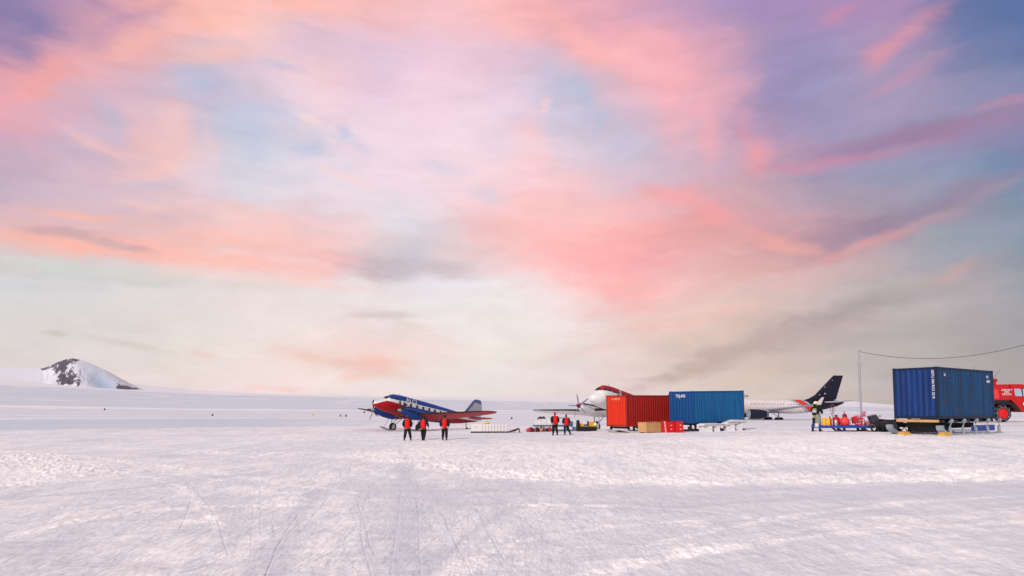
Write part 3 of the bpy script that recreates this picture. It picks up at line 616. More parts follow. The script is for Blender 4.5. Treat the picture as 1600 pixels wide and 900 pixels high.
# the lone mountain far to the left
def make_mountain():
    D = 3600.0; k = D / F
    sil = [(-160, 571), (0, 572.5), (40, 574), (66, 574), (76, 570.5), (90, 563.5), (104, 559.5), (112, 558), (122, 559.3), (130, 562), (145, 567.5), (165, 576.5), (185, 588), (205, 599), (222, 606.5), (245, 611), (270, 613)]
    xs = np.linspace(-160, 270, 290); top = np.interp(xs, *zip(*sil)); ys = np.linspace(-1, 1, 110)
    XS, YS = np.meshgrid(xs, ys)
    base = 618.0
    jag = (fbm(xs * .35, xs * 0 + 2, 4, .6) - .5) * 3.0 * np.exp(-((xs - 102) / 28) ** 2)
    hgt = (base - top + jag)[None, :] * np.ones_like(XS)
    prof = np.where(YS < 0, (1 + YS) ** 1.05, (1 - YS) ** 1.0)
    bowl = -np.exp(-((XS - 152 + YS * 20) / 26) ** 2) * np.exp(-((YS + .45) / .3) ** 2) * 7
    rib = (fbm(XS * .09 + 4, YS * 3 + 2, 5, .6) - .5) * 16 * np.exp(-((XS - 105) / 30) ** 2) * (1 - np.abs(YS) ** 2) * (YS < -.03)
    Zp = hgt * prof + bowl + rib * np.clip(-YS * 3, 0, 1)
    depth = D + YS * 420
    X = (XS - 800) * depth / F; Z = H + (636 - base) * k + Zp * k - 4
    rockn = fbm(XS * .12 + YS * 2, YS * 9 + XS * .02, 5, .62)
    JX = XS + (fbm(YS * 14 + 3, XS * .12, 4, .6) - .5) * 22
    m1 = np.exp(-((JX - (103 + (YS + .4) * -16)) / 17) ** 4) * (YS > -.70 - .1 * (XS > 120)) * (YS < .05)
    m1 = np.maximum(m1, .95 * np.exp(-((XS - 92) / 34) ** 4) * np.exp(-((YS + .04) / .10) ** 2))
    m2 = np.exp(-((XS - 199) / 17) ** 4) * (YS < .3) * (Zp < 14 + (199 - XS) * .18 + (rockn - .5) * 22) * (YS < -.02)
    rock = sstep(.36, .50, m1 * (.30 + rockn)) + sstep(.25, .5, m2)
    snowp = sstep(.64, .68, fbm(XS * .25 + 8, YS * 9, 4, .6)) * .9
    rock = np.clip(rock * (1 - snowp * (m2 < .1)), 0, 1)
    v = np.stack([X, depth, Z], -1).reshape(-1, 3); nx = len(xs)
    fs = [(j * nx + i, j * nx + i + 1, (j + 1) * nx + i + 1, (j + 1) * nx + i) for j in range(len(ys) - 1) for i in range(nx - 1)]
    me = bpy.data.meshes.new('mountain'); me.from_pydata(v.tolist(), [], fs)
    ice = np.exp(-((XS - (150 - YS * 26)) / 26) ** 2) * np.exp(-((YS + .5) / .35) ** 2)  # weight of the bluish shade painted into the snow of the bowl, no ice
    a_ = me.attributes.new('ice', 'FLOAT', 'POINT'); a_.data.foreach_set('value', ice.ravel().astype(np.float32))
    a_ = me.attributes.new('rock', 'FLOAT', 'POINT'); a_.data.foreach_set('value', rock.ravel().astype(np.float32)); me.shade_smooth()
    m, t, b = newmat('mountain_snow_and_rock'); l = t.links.new
    at_ = N(t, 'ShaderNodeAttribute'); at_.attribute_name = 'rock'
    mx = N(t, 'ShaderNodeMix', data_type='RGBA'); l(at_.outputs['Fac'], mx.inputs[0]); mx.inputs[7].default_value = (.085, .07, .10, 1)
    ai = N(t, 'ShaderNodeAttribute'); ai.attribute_name = 'ice'; mi = N(t, 'ShaderNodeMix', data_type='RGBA'); l(ai.outputs['Fac'], mi.inputs[0]); mi.inputs[6].default_value = (.62, .61, .67, 1); mi.inputs[7].default_value = (.40, .50, .64, 1); l(mi.outputs[2], mx.inputs[6])  # second snow colour is the painted blue shade of the slope
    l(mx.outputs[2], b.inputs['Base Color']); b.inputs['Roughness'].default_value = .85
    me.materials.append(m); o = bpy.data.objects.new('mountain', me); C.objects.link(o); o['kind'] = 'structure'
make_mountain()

# ------------------------------------------------------------------ common materials
M_black = mat('black_rubber', (28, 28, 30), .85, var=.2)
M_dark = mat('dark_steel', (44, 46, 52), .6, .3, var=.2)
M_grey = mat('grey_steel', (150, 156, 164), .5, .4, var=.15)
M_white = mat('white_paint', (208, 205, 205), .55, var=.10)
M_glass = mat('dark_glass', (22, 26, 34), .12, var=.1)
M_liv = mat('aircraft_paint', (255, 255, 255), .5, var=.07, scale=.8, attr=True)
M_red = mat('red_paint', (182, 8, 12), .4, var=.1, coat=.2)
M_wood = mat('bare_wood', (186, 146, 96), .8, var=.2, scale=5, bump=.3)
M_text = mat('white_lettering', (205, 206, 212), .6, var=.08, scale=9)
M_blue = mat('blue_paint', (38, 66, 150), .5, var=.15)
M_yel = mat('yellow_paint', (236, 168, 20), .5, var=.12)
M_rust = mat('rusty_steel', (92, 62, 48), .85, var=.3, scale=6)

# ------------------------------------------------------------------ containers
def corrugated(length, height, n, depth=.036):
    """a pressed steel wall in the x-z plane, facing -y"""
    mb = MB(); xs = []; p = length / n
    for i in range(n):
        x = -length / 2 + i * p
        xs += [(x, 0), (x + p * .30, 0), (x + p * .5, depth), (x + p * .80, depth)]
    xs.append((length / 2, 0))
    vs = []; fs = []
    for (x, d) in xs: vs += [(x, d, 0), (x, d, height), (x, d + .004, height), (x, d + .004, 0)]
    for i in range(len(xs) - 1):
        a = i * 4; b = a + 4
        fs += [(a, b, b + 1, a + 1), (a + 2, b + 2, b + 3, a + 3), (a + 1, b + 1, b + 2, a + 2), (a, a + 3, b + 3, b)]
    mb.add(vs, fs); return mb
def container(loc, yaw, pit, rol, L_, W_, H_, pals, end_n, label, group='cargo containers on sledges'):
    pend, pside, prail = pals
    t = empty('cargo_container', loc, (rol, pit, yaw)); tag(t, label, 'container', group)
    rail = .10; post = .13
    for sg in (-1, 1):
        w = corrugated(L_ - 2 * post, H_ - .24, 22).build('side_panel', pside, t)
        w.location = (0, sg * (W_ / 2 - .02), .14); w.rotation_euler = (0, 0, 0 if sg < 0 else math.pi)
    e = corrugated(W_ - 2 * post, H_ - .24, end_n, .03).build('end_panel', pend, t); e.location = (-L_ / 2 + .02, 0, .14); e.rotation_euler = (0, 0, -math.pi / 2)
    # doors at the far end
    for sg in (-1, 1):
        d = MB().box((L_ / 2 - .03, sg * (W_ - .26) / 4, H_ / 2), (.05, (W_ - .28) / 2, H_ - .26)).build('door', pend, t)
        for q in (-.28, .28):
            MB().tube([(L_ / 2 + .02, sg * (W_ - .26) / 4 + q, .12), (L_ / 2 + .02, sg * (W_ - .26) / 4 + q, H_ - .1)], .018).build('locking_bar', M_grey, d)
    MB().box((0, 0, H_ - .035), (L_ - .26, W_ - .1, .03)).build('roof_panel', pside, t)
    for sx in (-1, 1):
        for sy in (-1, 1):
            MB().box((sx * (L_ / 2 - post / 2), sy * (W_ / 2 - post / 2), H_ / 2), (post, post, H_ - .25)).build('corner_post', prail, t)
            for z in (.06, H_ - .06):
                MB().box((sx * (L_ / 2 - .09), sy * (W_ / 2 - .08), z), (.19, .17, .122)).build('corner_casting', prail, t)
    for sy in (-1, 1):
        MB().box((0, sy * (W_ / 2 - .045), H_ - .055), (L_ - .38, .08, .09)).build('top_rail', prail, t)
        MB().box((0, sy * (W_ / 2 - .045), .075), (L_ - .38, .07, .14)).build('bottom_rail', prail, t)
    for sx in (-1, 1):
        MB().box((sx * (L_ / 2 - .05), 0, H_ - .06), (.09, W_ - .34, .10)).build('top_rail', prail, t)
        MB().box((sx * (L_ / 2 - .05), 0, .075), (.08, W_ - .34, .14)).build('bottom_rail', prail, t)
    MB().box((0, 0, .11), (L_ - .3, W_ - .2, .05)).build('floor_panel', M_dark, t)
    return t
def end_text(t, txt, size, y0, z, L_, mtl, vertical=False, lead=0):
    # reading on the end that faces the camera (-x side); right-hand side there is -y
    if not vertical:
        lettering(txt, size, mtl, t, face_matrix((-L_ / 2 + .005, y0, z), (0, -1, 0), (0, 0, 1)))
    else:
        lettering(txt, size, mtl, t, face_matrix((-L_ / 2 + .005, y0, z), (0, 0, -1), (0, -1, 0)))

red_e = steel_panel('red_lit_paint', (206, 42, 2), (190, 34, 2), .15)  # brighter red: sunlight on the end put into the paint
red_s = steel_panel('red_shaded_paint', (160, 12, 6), (136, 26, 12), .3)  # darker red: shade of the long side put into the paint
red_r = steel_panel('red_rail_paint', (160, 34, 20), (120, 34, 26), .4)
blu_e = steel_panel('blue_end_paint', (0, 66, 122), (0, 60, 116), .1)
blu_s = steel_panel('blue_side_paint', (0, 92, 138), (0, 74, 128), .2)
blu_r = steel_panel('blue_rail_paint', (0, 70, 130), (10, 60, 110), .35)
nav_e = steel_panel('navy_end_paint', (0, 50, 114), (2, 36, 86), .25)
nav_s = steel_panel('navy_side_paint', (2, 64, 108), (16, 44, 76), .7)
nav_r = steel_panel('navy_rail_paint', (4, 30, 62), (12, 32, 56), .5)

# sledges the containers ride on
def sledge(loc, rot, L_, W_, z0, label, runner_mat, frame_mat, braces=3, hooks=False, name='container_sledge'):
    """z0: height of the deck above the snow at the origin"""
    t = empty(name, loc, rot); tag(t, label, 'sledge', 'sledges under the containers')
    for sy in (-1, 1):
        y = sy * (W_ / 2 - .16)
        prof = [(-L_ / 2 - .25, .62 * z0), (-L_ / 2 - .18, .40 * z0), (-L_ / 2 + .05, .18), (-L_ / 2 + .5, .03), (L_ / 2, 0), (L_ / 2 + .1, .03), (L_ / 2 + .1, .13), (-L_ / 2 + .55, .16), (-L_ / 2 + .2, .28), (-L_ / 2 - .03, .46 * z0), (-L_ / 2 - .1, .66 * z0)]
        MB().prism(prof, .30, 'y', (0, y, 0)).build('runner', runner_mat, t)
        for k in range(braces):
            x = -L_ / 2 + .5 + k * (L_ - 1.0) / max(1, braces - 1)
            if hooks and sy < 0:
                pts = [(x + .34, y - .16, z0 - .10), (x + .16, y - .19, z0 - .04), (x + .02, y - .19, z0 - .12), (x - .03, y - .19, z0 * .5), (x + .03, y - .17, .16), (x + .12, y - .15, .08)]
                mb = MB(); mb.tube(pts, [.055, .07, .075, .075, .075, .07], 10); mb.build('curved_bracket', runner_mat, t, smooth=60)
            else:
                MB().box((x, y, (z0 + .12) / 2), (.16, .14, max(.05, z0 - .14))).build('stanchion', frame_mat, t)
    for k in range(braces):
        x = -L_ / 2 + .5 + k * (L_ - 1.0) / max(1, braces - 1)
        MB().box((x, 0, z0 - .10), (.14, W_ - .5, .14)).build('cross_beam', frame_mat, t)
    return t

# pose of every container: found from its six visible corners
cr = container((22.85, 35.51, 1.60), .59, .004, -.002, 6.30, 2.15, 2.57, (nav_e, nav_s, nav_r), 7, 'dark navy blue container with vertical white code, in front of the red fire truck')
end_text(cr, 'GSTU 304 9215 2210', .16, -.80, 2.42, 6.30, M_text, True)
lettering('22', .17, M_text, cr, face_matrix((-2.5, -1.075 - .004, 2.13), (1, 0, 0), (0, 0, 1)))
lettering('UT', .2, M_text, cr, face_matrix((2.28, -1.075 - .004, 2.14), (1, 0, 0), (0, 0, 1)))
lettering('3049', .2, M_text, cr, face_matrix((2.28, -1.075 - .004, 1.90), (1, 0, 0), (0, 0, 1)))
cb = container((16.09, 55.45, .97), .578, -.02, .003, 6.2, 2.5, 2.55, (blu_e, blu_s, blu_r), 7, 'bright blue container with white code on its end, right of the red container')
end_text(cb, 'TRJ-MS', .34, .55, 2.05, 6.2, M_text)
rd = container((11.06, 57.12, .62), .603, -.008, -.002, 6.02, 2.41, 2.57, (red_e, red_s, red_r), 7, 'red container with sunlit orange red end, left of the bright blue container')
end_text(rd, 'ICAMETS', .26, .55, 2.17, 6.02, mat('faded_lettering', (220, 150, 120), .6))

# ------------------------------------------------------------------ things under and beside the containers
M_runner = mat('galvanised_runner', (150, 160, 168), .5, .25, var=.15)
def ground_under(x, y): return gz(x, y)
zc = gz(22.85, 35.0)
sledge((22.85, 35.51, zc - .05), (0, 0, .59), 6.5, 2.7, 1.60 - zc + .05, 'sledge with grey runners and curved brackets under the dark navy container', M_runner, M_dark, 5, True)
zc = gz(16.1, 55.0)
sledge((16.09, 55.45, zc - .03), (0, -.01, .578), 6.3, 2.4, .97 - zc + .02, 'low dark sledge with upright stanchions under the bright blue container', M_dark, M_dark, 4)
zc = gz(11.06, 56.8)
sledge((11.06, 57.12, zc - .03), (0, 0, .603), 6.3, 2.4, .62 - zc + .02, 'sledge with pale runner tips and black stanchions under the red container', mat('pale_runner', (206, 204, 204), .5, var=.2), M_black, 3)

def local(o, p):
    return Matrix.Translation(o.location) @ o.rotation_euler.to_matrix().to_4x4() @ Vector(p)
# chassis box, axle bogie and wood beam under the navy container belong to its frame
def under_navy():
    sl = [o for o in bpy.data.objects if o.name.startswith('container_sledge')][0]
    z0 = 1.60 - gz(22.85, 35.0) + .05
    MB().box((-3.05, 0, z0 - .09), (.14, 2.0, .13)).build('end_beam', M_wood, sl)
    MB().box((1.7, -1.04, .30 * z0 + .1), (2.6, .1, .30)).build('chassis_box', M_blue, sl)
    MB().lathe([(.18, -.75), (.24, -.7), (.24, .7), (.18, .75)], 'y', 20, (-1.9, 0, z0 * .5)).build('axle_drum', M_black, sl, smooth=50)
    MB().prism([(-2.9, z0 - .16), (-1.2, z0 - .16), (-1.7, .22), (-2.4, .2)], 1.2, 'y').build('bogie', M_black, sl)
    MB().box((.8, 0, z0 * .55), (4.2, .24, .26)).build('spine_beam', M_black, sl)
    return sl
sl_navy = under_navy()
for (px_, Y_, lab) in ((1411, 33.4, 'yellow timber block under the left runner tip of the navy container sledge'), (1474, 31.9, 'yellow timber block under the near runner of the navy container sledge')):
    p = at(px_, Y_); b_ = MB().box((0, 0, .06), (.62, .34, .14)).box((.02, .01, .165), (.5, .26, .07)).build('timber_block', mat('yellow_timber', (206, 158, 80), .8, var=.2, scale=6), None, loc=p)
    b_.rotation_euler = (0, 0, .5); tag(b_, lab, 'timber block', 'timber blocks under the navy sledge')

# wooden crate
p = at(1016.5, 53.2)
cr_ = empty('wooden_crate', p, (0, 0, .55)); tag(cr_, 'low plywood crate between the red container and the red cases', 'crate')
MB().box((0, 0, .44), (1.85, .95, .74)).build('crate_body', mat('plywood', (188, 146, 98), .8, var=.14, scale=4), cr_)
for x in (-.9, 0, .9): MB().box((x, -.49, .44), (.1, .03, .76)).build('batten', M_wood, cr_)
for y in (-.35, .35): MB().box((0, y, .04), (1.8, .12, .08)).build('skid', M_wood, cr_)
MB().box((0, 0, .83), (1.9, 1.0, .03)).build('lid', M_wood, cr_)
# red cases
def red_case(px_, Y_, yaw, L_, lab, tilt):
    p = at(px_, Y_); t = empty('equipment_case', p, (0, 0, yaw)); tag(t, lab, 'case', 'red equipment cases by the containers')
    mb = MB(); mb.prism([(-L_ / 2, .04), (L_ / 2 + tilt, .02), (L_ / 2 - tilt, .84), (-L_ / 2 - tilt * .4, .86)], .62, 'y'); mb.build('shell', M_red, t)
    MB().box((-tilt * .2, 0, .875), (L_ * .98, .6, .03)).build('lid', mat('dark_red_lid', (150, 10, 14), .5), t)
    for z in (.3, .58): MB().box((L_ * .12, -.325, z), (.09, .03, .05)).build('latch', M_white, t)
    return t, L_
t, L_ = red_case(1044, 51.5, .1, .98, 'wider red equipment case with pale strap, right of the wooden crate', .05)
MB().prism([(-.36, .03), (-.27, .03), (-.36, .9), (-.45, .9)], .65, 'y').build('strap', mat('pale_strap', (232, 150, 140), .7), t)
red_case(1060.5, 51.3, -.1, .55, 'narrow red equipment case standing in front of the bright blue container', .04)

# spare white skis on blocks before the bright blue container
def white_ski(px0, px1, Y0, Y1, z0, z1, lab):
    a = at(px0, Y0); b = at(px1, Y1); d = b - a; ln = math.hypot(d.x, d.y)
    o = empty('spare_ski', (a.x, a.y, a.z), (0, 0, math.atan2(d.y, d.x))); tag(o, lab, 'ski', 'spare aircraft skis')
    MB().prism([(0, z0), (.25, z0 - .03), (ln, z1 - .06), (ln + .05, z1), (ln, z1 + .12), (ln * .45, z1 + .16), (.3, z0 + .17), (.02, z0 + .1)], .55, 'y').build('ski_body', M_white, o)
    MB().box((ln * .5, 0, (z0 + z1) / 2 + .16), (ln * .3, .2, .06)).build('pedestal', M_grey, o)
    MB().box((ln * .52, -.285, (z0 + z1) / 2 + .04), (ln * .9, .012, .025)).build('edge_strip', M_dark, o)
white_ski(1094, 1131, 50.5, 52.3, .50, .50, 'left lower one of two long white skis lying before the blue container')
white_ski(1131, 1162, 52.0, 54.0, .52, .72, 'right tilted one of two long white skis, at the blue container far corner')
def block(px_, Y_, w, h, lab):
    o = MB().box((0, 0, h / 2), (w, .5, h)).box((0, -.256, h * .5), (w * .8, .012, .03)).build('foam_block', M_white, None, loc=at(px_, Y_)); o.rotation_euler = (0, 0, .3)
    tag(o, lab, 'block', 'white blocks propping the skis')
block(1102, 50.9, .85, .46, 'wide white block under the left end of the left ski'); block(1117, 51.6, .5, .46, 'narrow white block under the middle of the left ski')
block(1138.5, 52.4, .74, .5, 'white block under the left end of the tilted right ski'); block(1151, 53.2, .6, .52, 'white block under the right end of the tilted right ski')

# ------------------------------------------------------------------ aircraft
def fuselage(stations, colf, nseg=96, nring=300, flat_=1.0):
    st = np.array(stations, float)          # x, z centre, half width, half height up, half height down
    xs = st[:, 0]
    # smooth stations
    t = np.linspace(0, 1, nring); X = xs[0] + (xs[-1] - xs[0]) * (t ** 1.0)
    X = np.sort(np.concatenate([X, xs[0] + np.array([-.02, -.08, -.18, -.32, -.5]) * np.sign(xs[0] - xs[-1])]))[::-1] if xs[0] > xs[-1] else X
    def ip(k):
        xx = xs[::-1]; yy = st[::-1, k]
        m = np.gradient(yy, xx); out = []
        for q in X:
            i = min(max(int(np.searchsorted(xx, q)) - 1, 0), len(xx) - 2); h = xx[i + 1] - xx[i]; s = min(max((q - xx[i]) / h, 0), 1)
            out.append((2 * s ** 3 - 3 * s * s + 1) * yy[i] + (s ** 3 - 2 * s * s + s) * h * m[i] + (-2 * s ** 3 + 3 * s * s) * yy[i + 1] + (s ** 3 - s * s) * h * m[i + 1])
        return np.maximum(out, .01) if k > 1 else np.array(out)
    zc_, hw, hu, hd = ip(1), ip(2), ip(3), ip(4)
    mb = MB(); rings = []
    for i, x in enumerate(X):
        ring = []
        for k in range(nseg):
            a = 2 * math.pi * k / nseg; c_, s_ = math.cos(a), math.sin(a)
            ring.append((x, hw[i] * c_, zc_[i] + (hu[i] if s_ > 0 else hd[i]) * s_))
        rings.append(ring)
    mb.rings(rings, 0, colf)
    def surf(x, z):
        i = int(np.argmin(np.abs(X - x))); q = (z - zc_[i]) / (hu[i] if z > zc_[i] else hd[i]); q = max(-1, min(1, q)); return hw[i] * math.sqrt(max(0, 1 - q * q))
    return mb, surf

DC_ST = [(6.0, -.42, .03, .03, .03), (5.85, -.42, .27, .25, .25), (5.4, -.40, .56, .46, .48), (4.8, -.34, .80, .66, .72), (4.3, -.26, .94, .86, .88), (3.75, -.12, 1.03, 1.18, 1.08), (3.3, -.05, 1.08, 1.37, 1.18), (2.4, 0, 1.15, 1.44, 1.25),
         (0, 0, 1.23, 1.42, 1.30), (-3.5, 0, 1.23, 1.34, 1.28), (-6.5, .12, 1.10, 1.08, 1.18), (-9.5, .32, .82, .76, .98), (-12, .52, .48, .48, .66), (-13.8, .66, .20, .26, .36), (-14.6, .72, .05, .08, .1)]
BLUE, REDC, WHT, DKB, BLK = lin((10, 58, 132)), lin((160, 6, 18)), lin((214, 210, 210)), lin((14, 40, 110)), lin((24, 24, 30))
GRY = lin((166, 168, 178)); REDD = lin((132, 10, 24))

def dc3(loc, rot, scheme, name, label, skis):
    t = empty(name, loc, rot); tag(t, label, 'aircraft', 'propeller aircraft parked on the snow')
    if scheme == 'blue':
        def colf(p):
            x, z = p.x, p.z
            zt = .62 if x < 3 else .62 + (x - 3) * .10          # lower edge of the blue top
            if z > zt and not (x > 4.6): return BLUE if x > -13.5 else BLUE
            if x > 4.4: return WHT if z > .27 - (x - 4.4) * .44 else REDC
            zb = .08 if x > -2 else .08 + (-2 - x) * .035       # lower edge of the white band
            if x > 1.2: zb = .02 + (x - 1.2) * .08
            if z > zb: return WHT
            if x > .9 + z * -.35: return REDC
            if x > -6.5: return DKB if z < -1.05 else BLUE
            return WHT if z > -.12 + (-6.5 - x) * .06 else REDD
    else:
        def colf(p):
            x, z = p.x, p.z
            if x < 4.55 and z > .70 - max(0, (x - 3.2)) * .05: return REDC
            if x < 4.65 and z > .58 and x > -14: return BLK
            if x < 0 and z > .45: return REDC
            return WHT
    mb, surf = fuselage(DC_ST if scheme == 'blue' else [((4.3 + (q[0] - 4.3) * .62 if q[0] > 4.3 else q[0]), *q[1:]) for q in DC_ST], colf)
    body = mb.build('fuselage', M_liv, t, smooth=60)
    # cockpit glass: windscreen and side panes as slightly proud dark panels
    for sy in (-1, 1):
        for (x0, x1, za, zb_) in ((4.40, 3.95, .52, .98), (3.88, 3.45, .62, 1.04), (3.38, 2.95, .62, 1.02)):
            vs = []
            for off in (.02, .0):
                for (x, z) in ((x0, za - .02), (x1, za), (x1, zb_), (x0 - .12, zb_ - .12)):
                    vs.append((x + (off if x0 > 4 else 0), sy * (surf(x, z) + off), z + off * .5))
            MB().add(vs, [(0, 1, 2, 3), (7, 6, 5, 4), (0, 4, 5, 1), (1, 5, 6, 2), (2, 6, 7, 3), (3, 7, 4, 0)]).build('cockpit_window', M_glass, t)
    for k in range(7):
        x = 1.75 - k * 1.0 * 1.12
        for sy in (-1, 1):
            z = .30; w, h = .19, .19; vs = []
            for off in (.018, -.01):
                for (dx, dz) in ((-w, -h), (w, -h), (w, h), (-w, h)):
                    vs.append((x + dx, sy * (surf(x, z + dz) + off), z + dz))
            MB().add(vs, [(0, 1, 2, 3), (7, 6, 5, 4), (0, 4, 5, 1), (1, 5, 6, 2), (2, 6, 7, 3), (3, 7, 4, 0)]).build('cabin_window', M_glass, t)
    dx, dz = -6.9, .05; vs = []
    # wings
    for sy in (-1, 1):
        WT = (lambda p: BLK if (p.z > -.99 + max(0, abs(p.y) - 2.9) * .0966 - (1.35 - max(0, abs(p.y) - 2.9) * .24 - p.x) * .06 or p.x > 1.35 - max(0, abs(p.y) - 2.9) * .24 - .16) else (REDC if scheme == 'blue' else WHT))
        secs = [((1.35, sy * .9, -1.0), 4.35, .62), ((1.35, sy * 2.9, -1.0), 4.3, .60), ((.98, sy * 4.5, -.86), 3.9, .5), ((.0, sy * 8.6, -.45), 2.95, .36), ((-.95, sy * 12.4, -.08), 2.05, .24), ((-1.35, sy * 13.8, .05), 1.5, .17), ((-1.75, sy * 14.3, .10), .9, .1), ((-2.1, sy * 14.5, .12), .35, .04)]
        MB().foil(secs, 22, 'xy', 0, WT, .06).build('wing', M_liv, t, smooth=50)
        # engine nacelle
        NB = (lambda p: (BLUE if scheme == 'blue' else (BLK if p.z > -.66 else WHT)))
        ns = [(3.55, .26), (3.5, .36), (3.2, .46), (2.6, .56), (1.8, .66), (.8, .72), (-.2, .66), (-1.2, .45), (-2.0, .2)]
        rg = []
        for (x, r) in ns:
            rg.append([(x, sy * 2.9 + r * math.cos(a) * .92, -.85 - (.06 if x > 2 else .1) + r * math.sin(a) * (1.05 if math.sin(a) < 0 else .9)) for a in [2 * math.pi * k / 24 for k in range(24)]])
        nc = MB().rings(rg, 0, NB).build('engine_nacelle', M_liv, t, smooth=50)
        MB().tube([(2.5, sy * (2.9 + .55), -.75), (2.2, sy * (2.9 + .78), -.72), (1.8, sy * (2.9 + .84), -.72)], [.11, .12, .13], 10).build('exhaust_pipe', M_dark, nc)
        pr = MB().lathe([(.02, .55), (.10, .48), (.17, .34), (.22, .15), (.23, 0), (.2, -.05)], 'x', 16, (3.6, sy * 2.9, -.9)).build('propeller', M_grey if scheme == 'blue' else mat('dark_red_spinner', (120, 30, 50), .4), t, smooth=50)
        for k in range(5):
            a = 2 * math.pi * k / 5 + (.30 if scheme == 'blue' else .22); rr_ = Matrix.Rotation(a, 4, 'X')
            b_ = MB(); b_.xf = Matrix.Translation((3.68, sy * 2.9, -.9)) @ rr_ @ Matrix.Diagonal((1, 1 if scheme == 'blue' else .6, 1, 1))
            b_.add([(.03, -.07, .15), (-.05, .07, .15), (.06, -.13, .75), (-.07, .13, .75), (.04, -.11, 1.35), (-.03, .10, 1.35), (.01, -.05, 1.48), (-.01, .04, 1.48),
                    (.05, -.05, .15), (-.03, .09, .15), (.08, -.11, .75), (-.05, .15, .75), (.05, -.10, 1.35), (-.02, .11, 1.35), (.02, -.04, 1.48), (0, .05, 1.48)],
                   [(0, 1, 3, 2), (2, 3, 5, 4), (4, 5, 7, 6), (8, 10, 11, 9), (10, 12, 13, 11), (12, 14, 15, 13), (0, 2, 10, 8), (2, 4, 12, 10), (4, 6, 14, 12), (1, 9, 11, 3), (3, 11, 13, 5), (5, 13, 15, 7), (0, 8, 9, 1), (6, 7, 15, 14)])
            b_.build('blade', M_black if scheme == 'blue' else mat('blade_grey', (120, 122, 128), .5), pr)
        # main leg
        g = MB()
        for q in (-.36, .36): g.tube([(.1, sy * 2.82 + q, -1.3), (0, sy * 2.82 + q * .8, -2.72)], .06, 8)
        g.tube([(-1.5, sy * 2.82, -1.3), (-.05, sy * 2.82, -2.6)], .045, 8); g.tube([(.05, sy * 2.82 - .32, -2.72), (.05, sy * 2.82 + .32, -2.72)], .06, 8)
        lg = g.build('landing_gear', M_grey, t)
        MB().lathe([(.30, -.17), (.50, -.19), (.585, -.10), (.60, 0), (.585, .10), (.50, .19), (.30, .17)], 'y', 28, (0, sy * 2.82, -2.72)).build('tyre', M_black, lg, smooth=60)
        MB().lathe([(.26, -.18), (.31, -.175), (.31, .175), (.26, .18)], 'y', 20, (0, sy * 2.82, -2.72)).build('wheel_hub', M_white, lg, smooth=60)
        if skis:
            MB().prism([(2.05, -2.93), (1.9, -3.07), (1.3, -3.21), (-1.5, -3.30), (-1.9, -3.27), (-1.9, -3.20), (1.25, -3.10), (1.85, -2.97)], .75, 'y', (0, sy * 2.82, 0)).build('landing_ski', M_grey, t)
            MB().tube([(1.5, sy * 2.82, -3.0), (.9, sy * 2.82, -1.7)], .02, 6).build('ski_cable', M_dark, t)
    # tail
    STR = lin((84, 94, 140)); le_ = lambda z: float(np.interp(z, [.75, 1.3, 2.3, 3.05, 3.45], [-9.6, -10.7, -11.55, -12.1, -12.5]))
    fc = (lambda p: (STR if (p.x > le_(p.z) - .6 or p.z > 3.15 - max(0, -p.x - 12.9) * .2) else GRY)) if scheme == 'blue' else (lambda p: REDC)
    MB().foil([((-9.6, 0, .75), 4.6, .12), ((-10.7, 0, 1.3), 3.8, .2), ((-11.55, 0, 2.3), 2.95, .17), ((-12.1, 0, 3.05), 2.2, .14), ((-12.5, 0, 3.45), 1.6, .1), ((-12.95, 0, 3.62), .9, .05)], 22, 'xz', 0, fc).build('tail_fin', M_liv, t, smooth=50)
    for sy in (-1, 1):
        MB().foil([((-11.0, sy * .2, .55), 2.6, .2), ((-11.3, sy * 1.5, .6), 2.2, .17), ((-11.8, sy * 3.2, .66), 1.5, .12), ((-12.1, sy * 3.9, .69), 1.0, .07), ((-12.4, sy * 4.15, .7), .5, .03)], 14, 'xy', 0, lambda p: REDC).build('tailplane', M_liv, t, smooth=50)
    tg_ = MB().tube([(-11.4, 0, -.1), (-11.7, 0, -1.15)], .07, 8).tube([(-11.7, -.16, -1.15), (-11.7, .16, -1.15)], .05, 8).build('tail_gear', M_grey, t)
    MB().lathe([(.12, -.09), (.22, -.1), (.27, 0), (.22, .1), (.12, .09)], 'y', 18, (-11.7, .12, -1.22)).build('tyre', M_black, tg_, smooth=60)
    MB().tube([(2.1, 0, 1.4), (1.9, 0, 1.75)], .02, 6).build('antenna', M_dark, t)
    return t, surf
da, sfa = dc3((-14.386, 93.722, 2.05), (-.011, -.173, 3.99), 'blue', 'propeller_aircraft', 'blue, white and red propeller aircraft on skis, behind the three people', True)
# word on the blue top, port side
mt = face_matrix((1.45, sfa(.4, .66) + .05, .66), (-1, 0, 0), (0, -.55, 1))
lettering('ALCI', .9, M_text, da, mt, spacing=1.05)
db, sfb = dc3((12.3, 78.27, 2.80), (.059, -.163, 3.99), 'white', 'propeller_aircraft', 'white propeller aircraft with red roof, half hidden behind the red container', False)

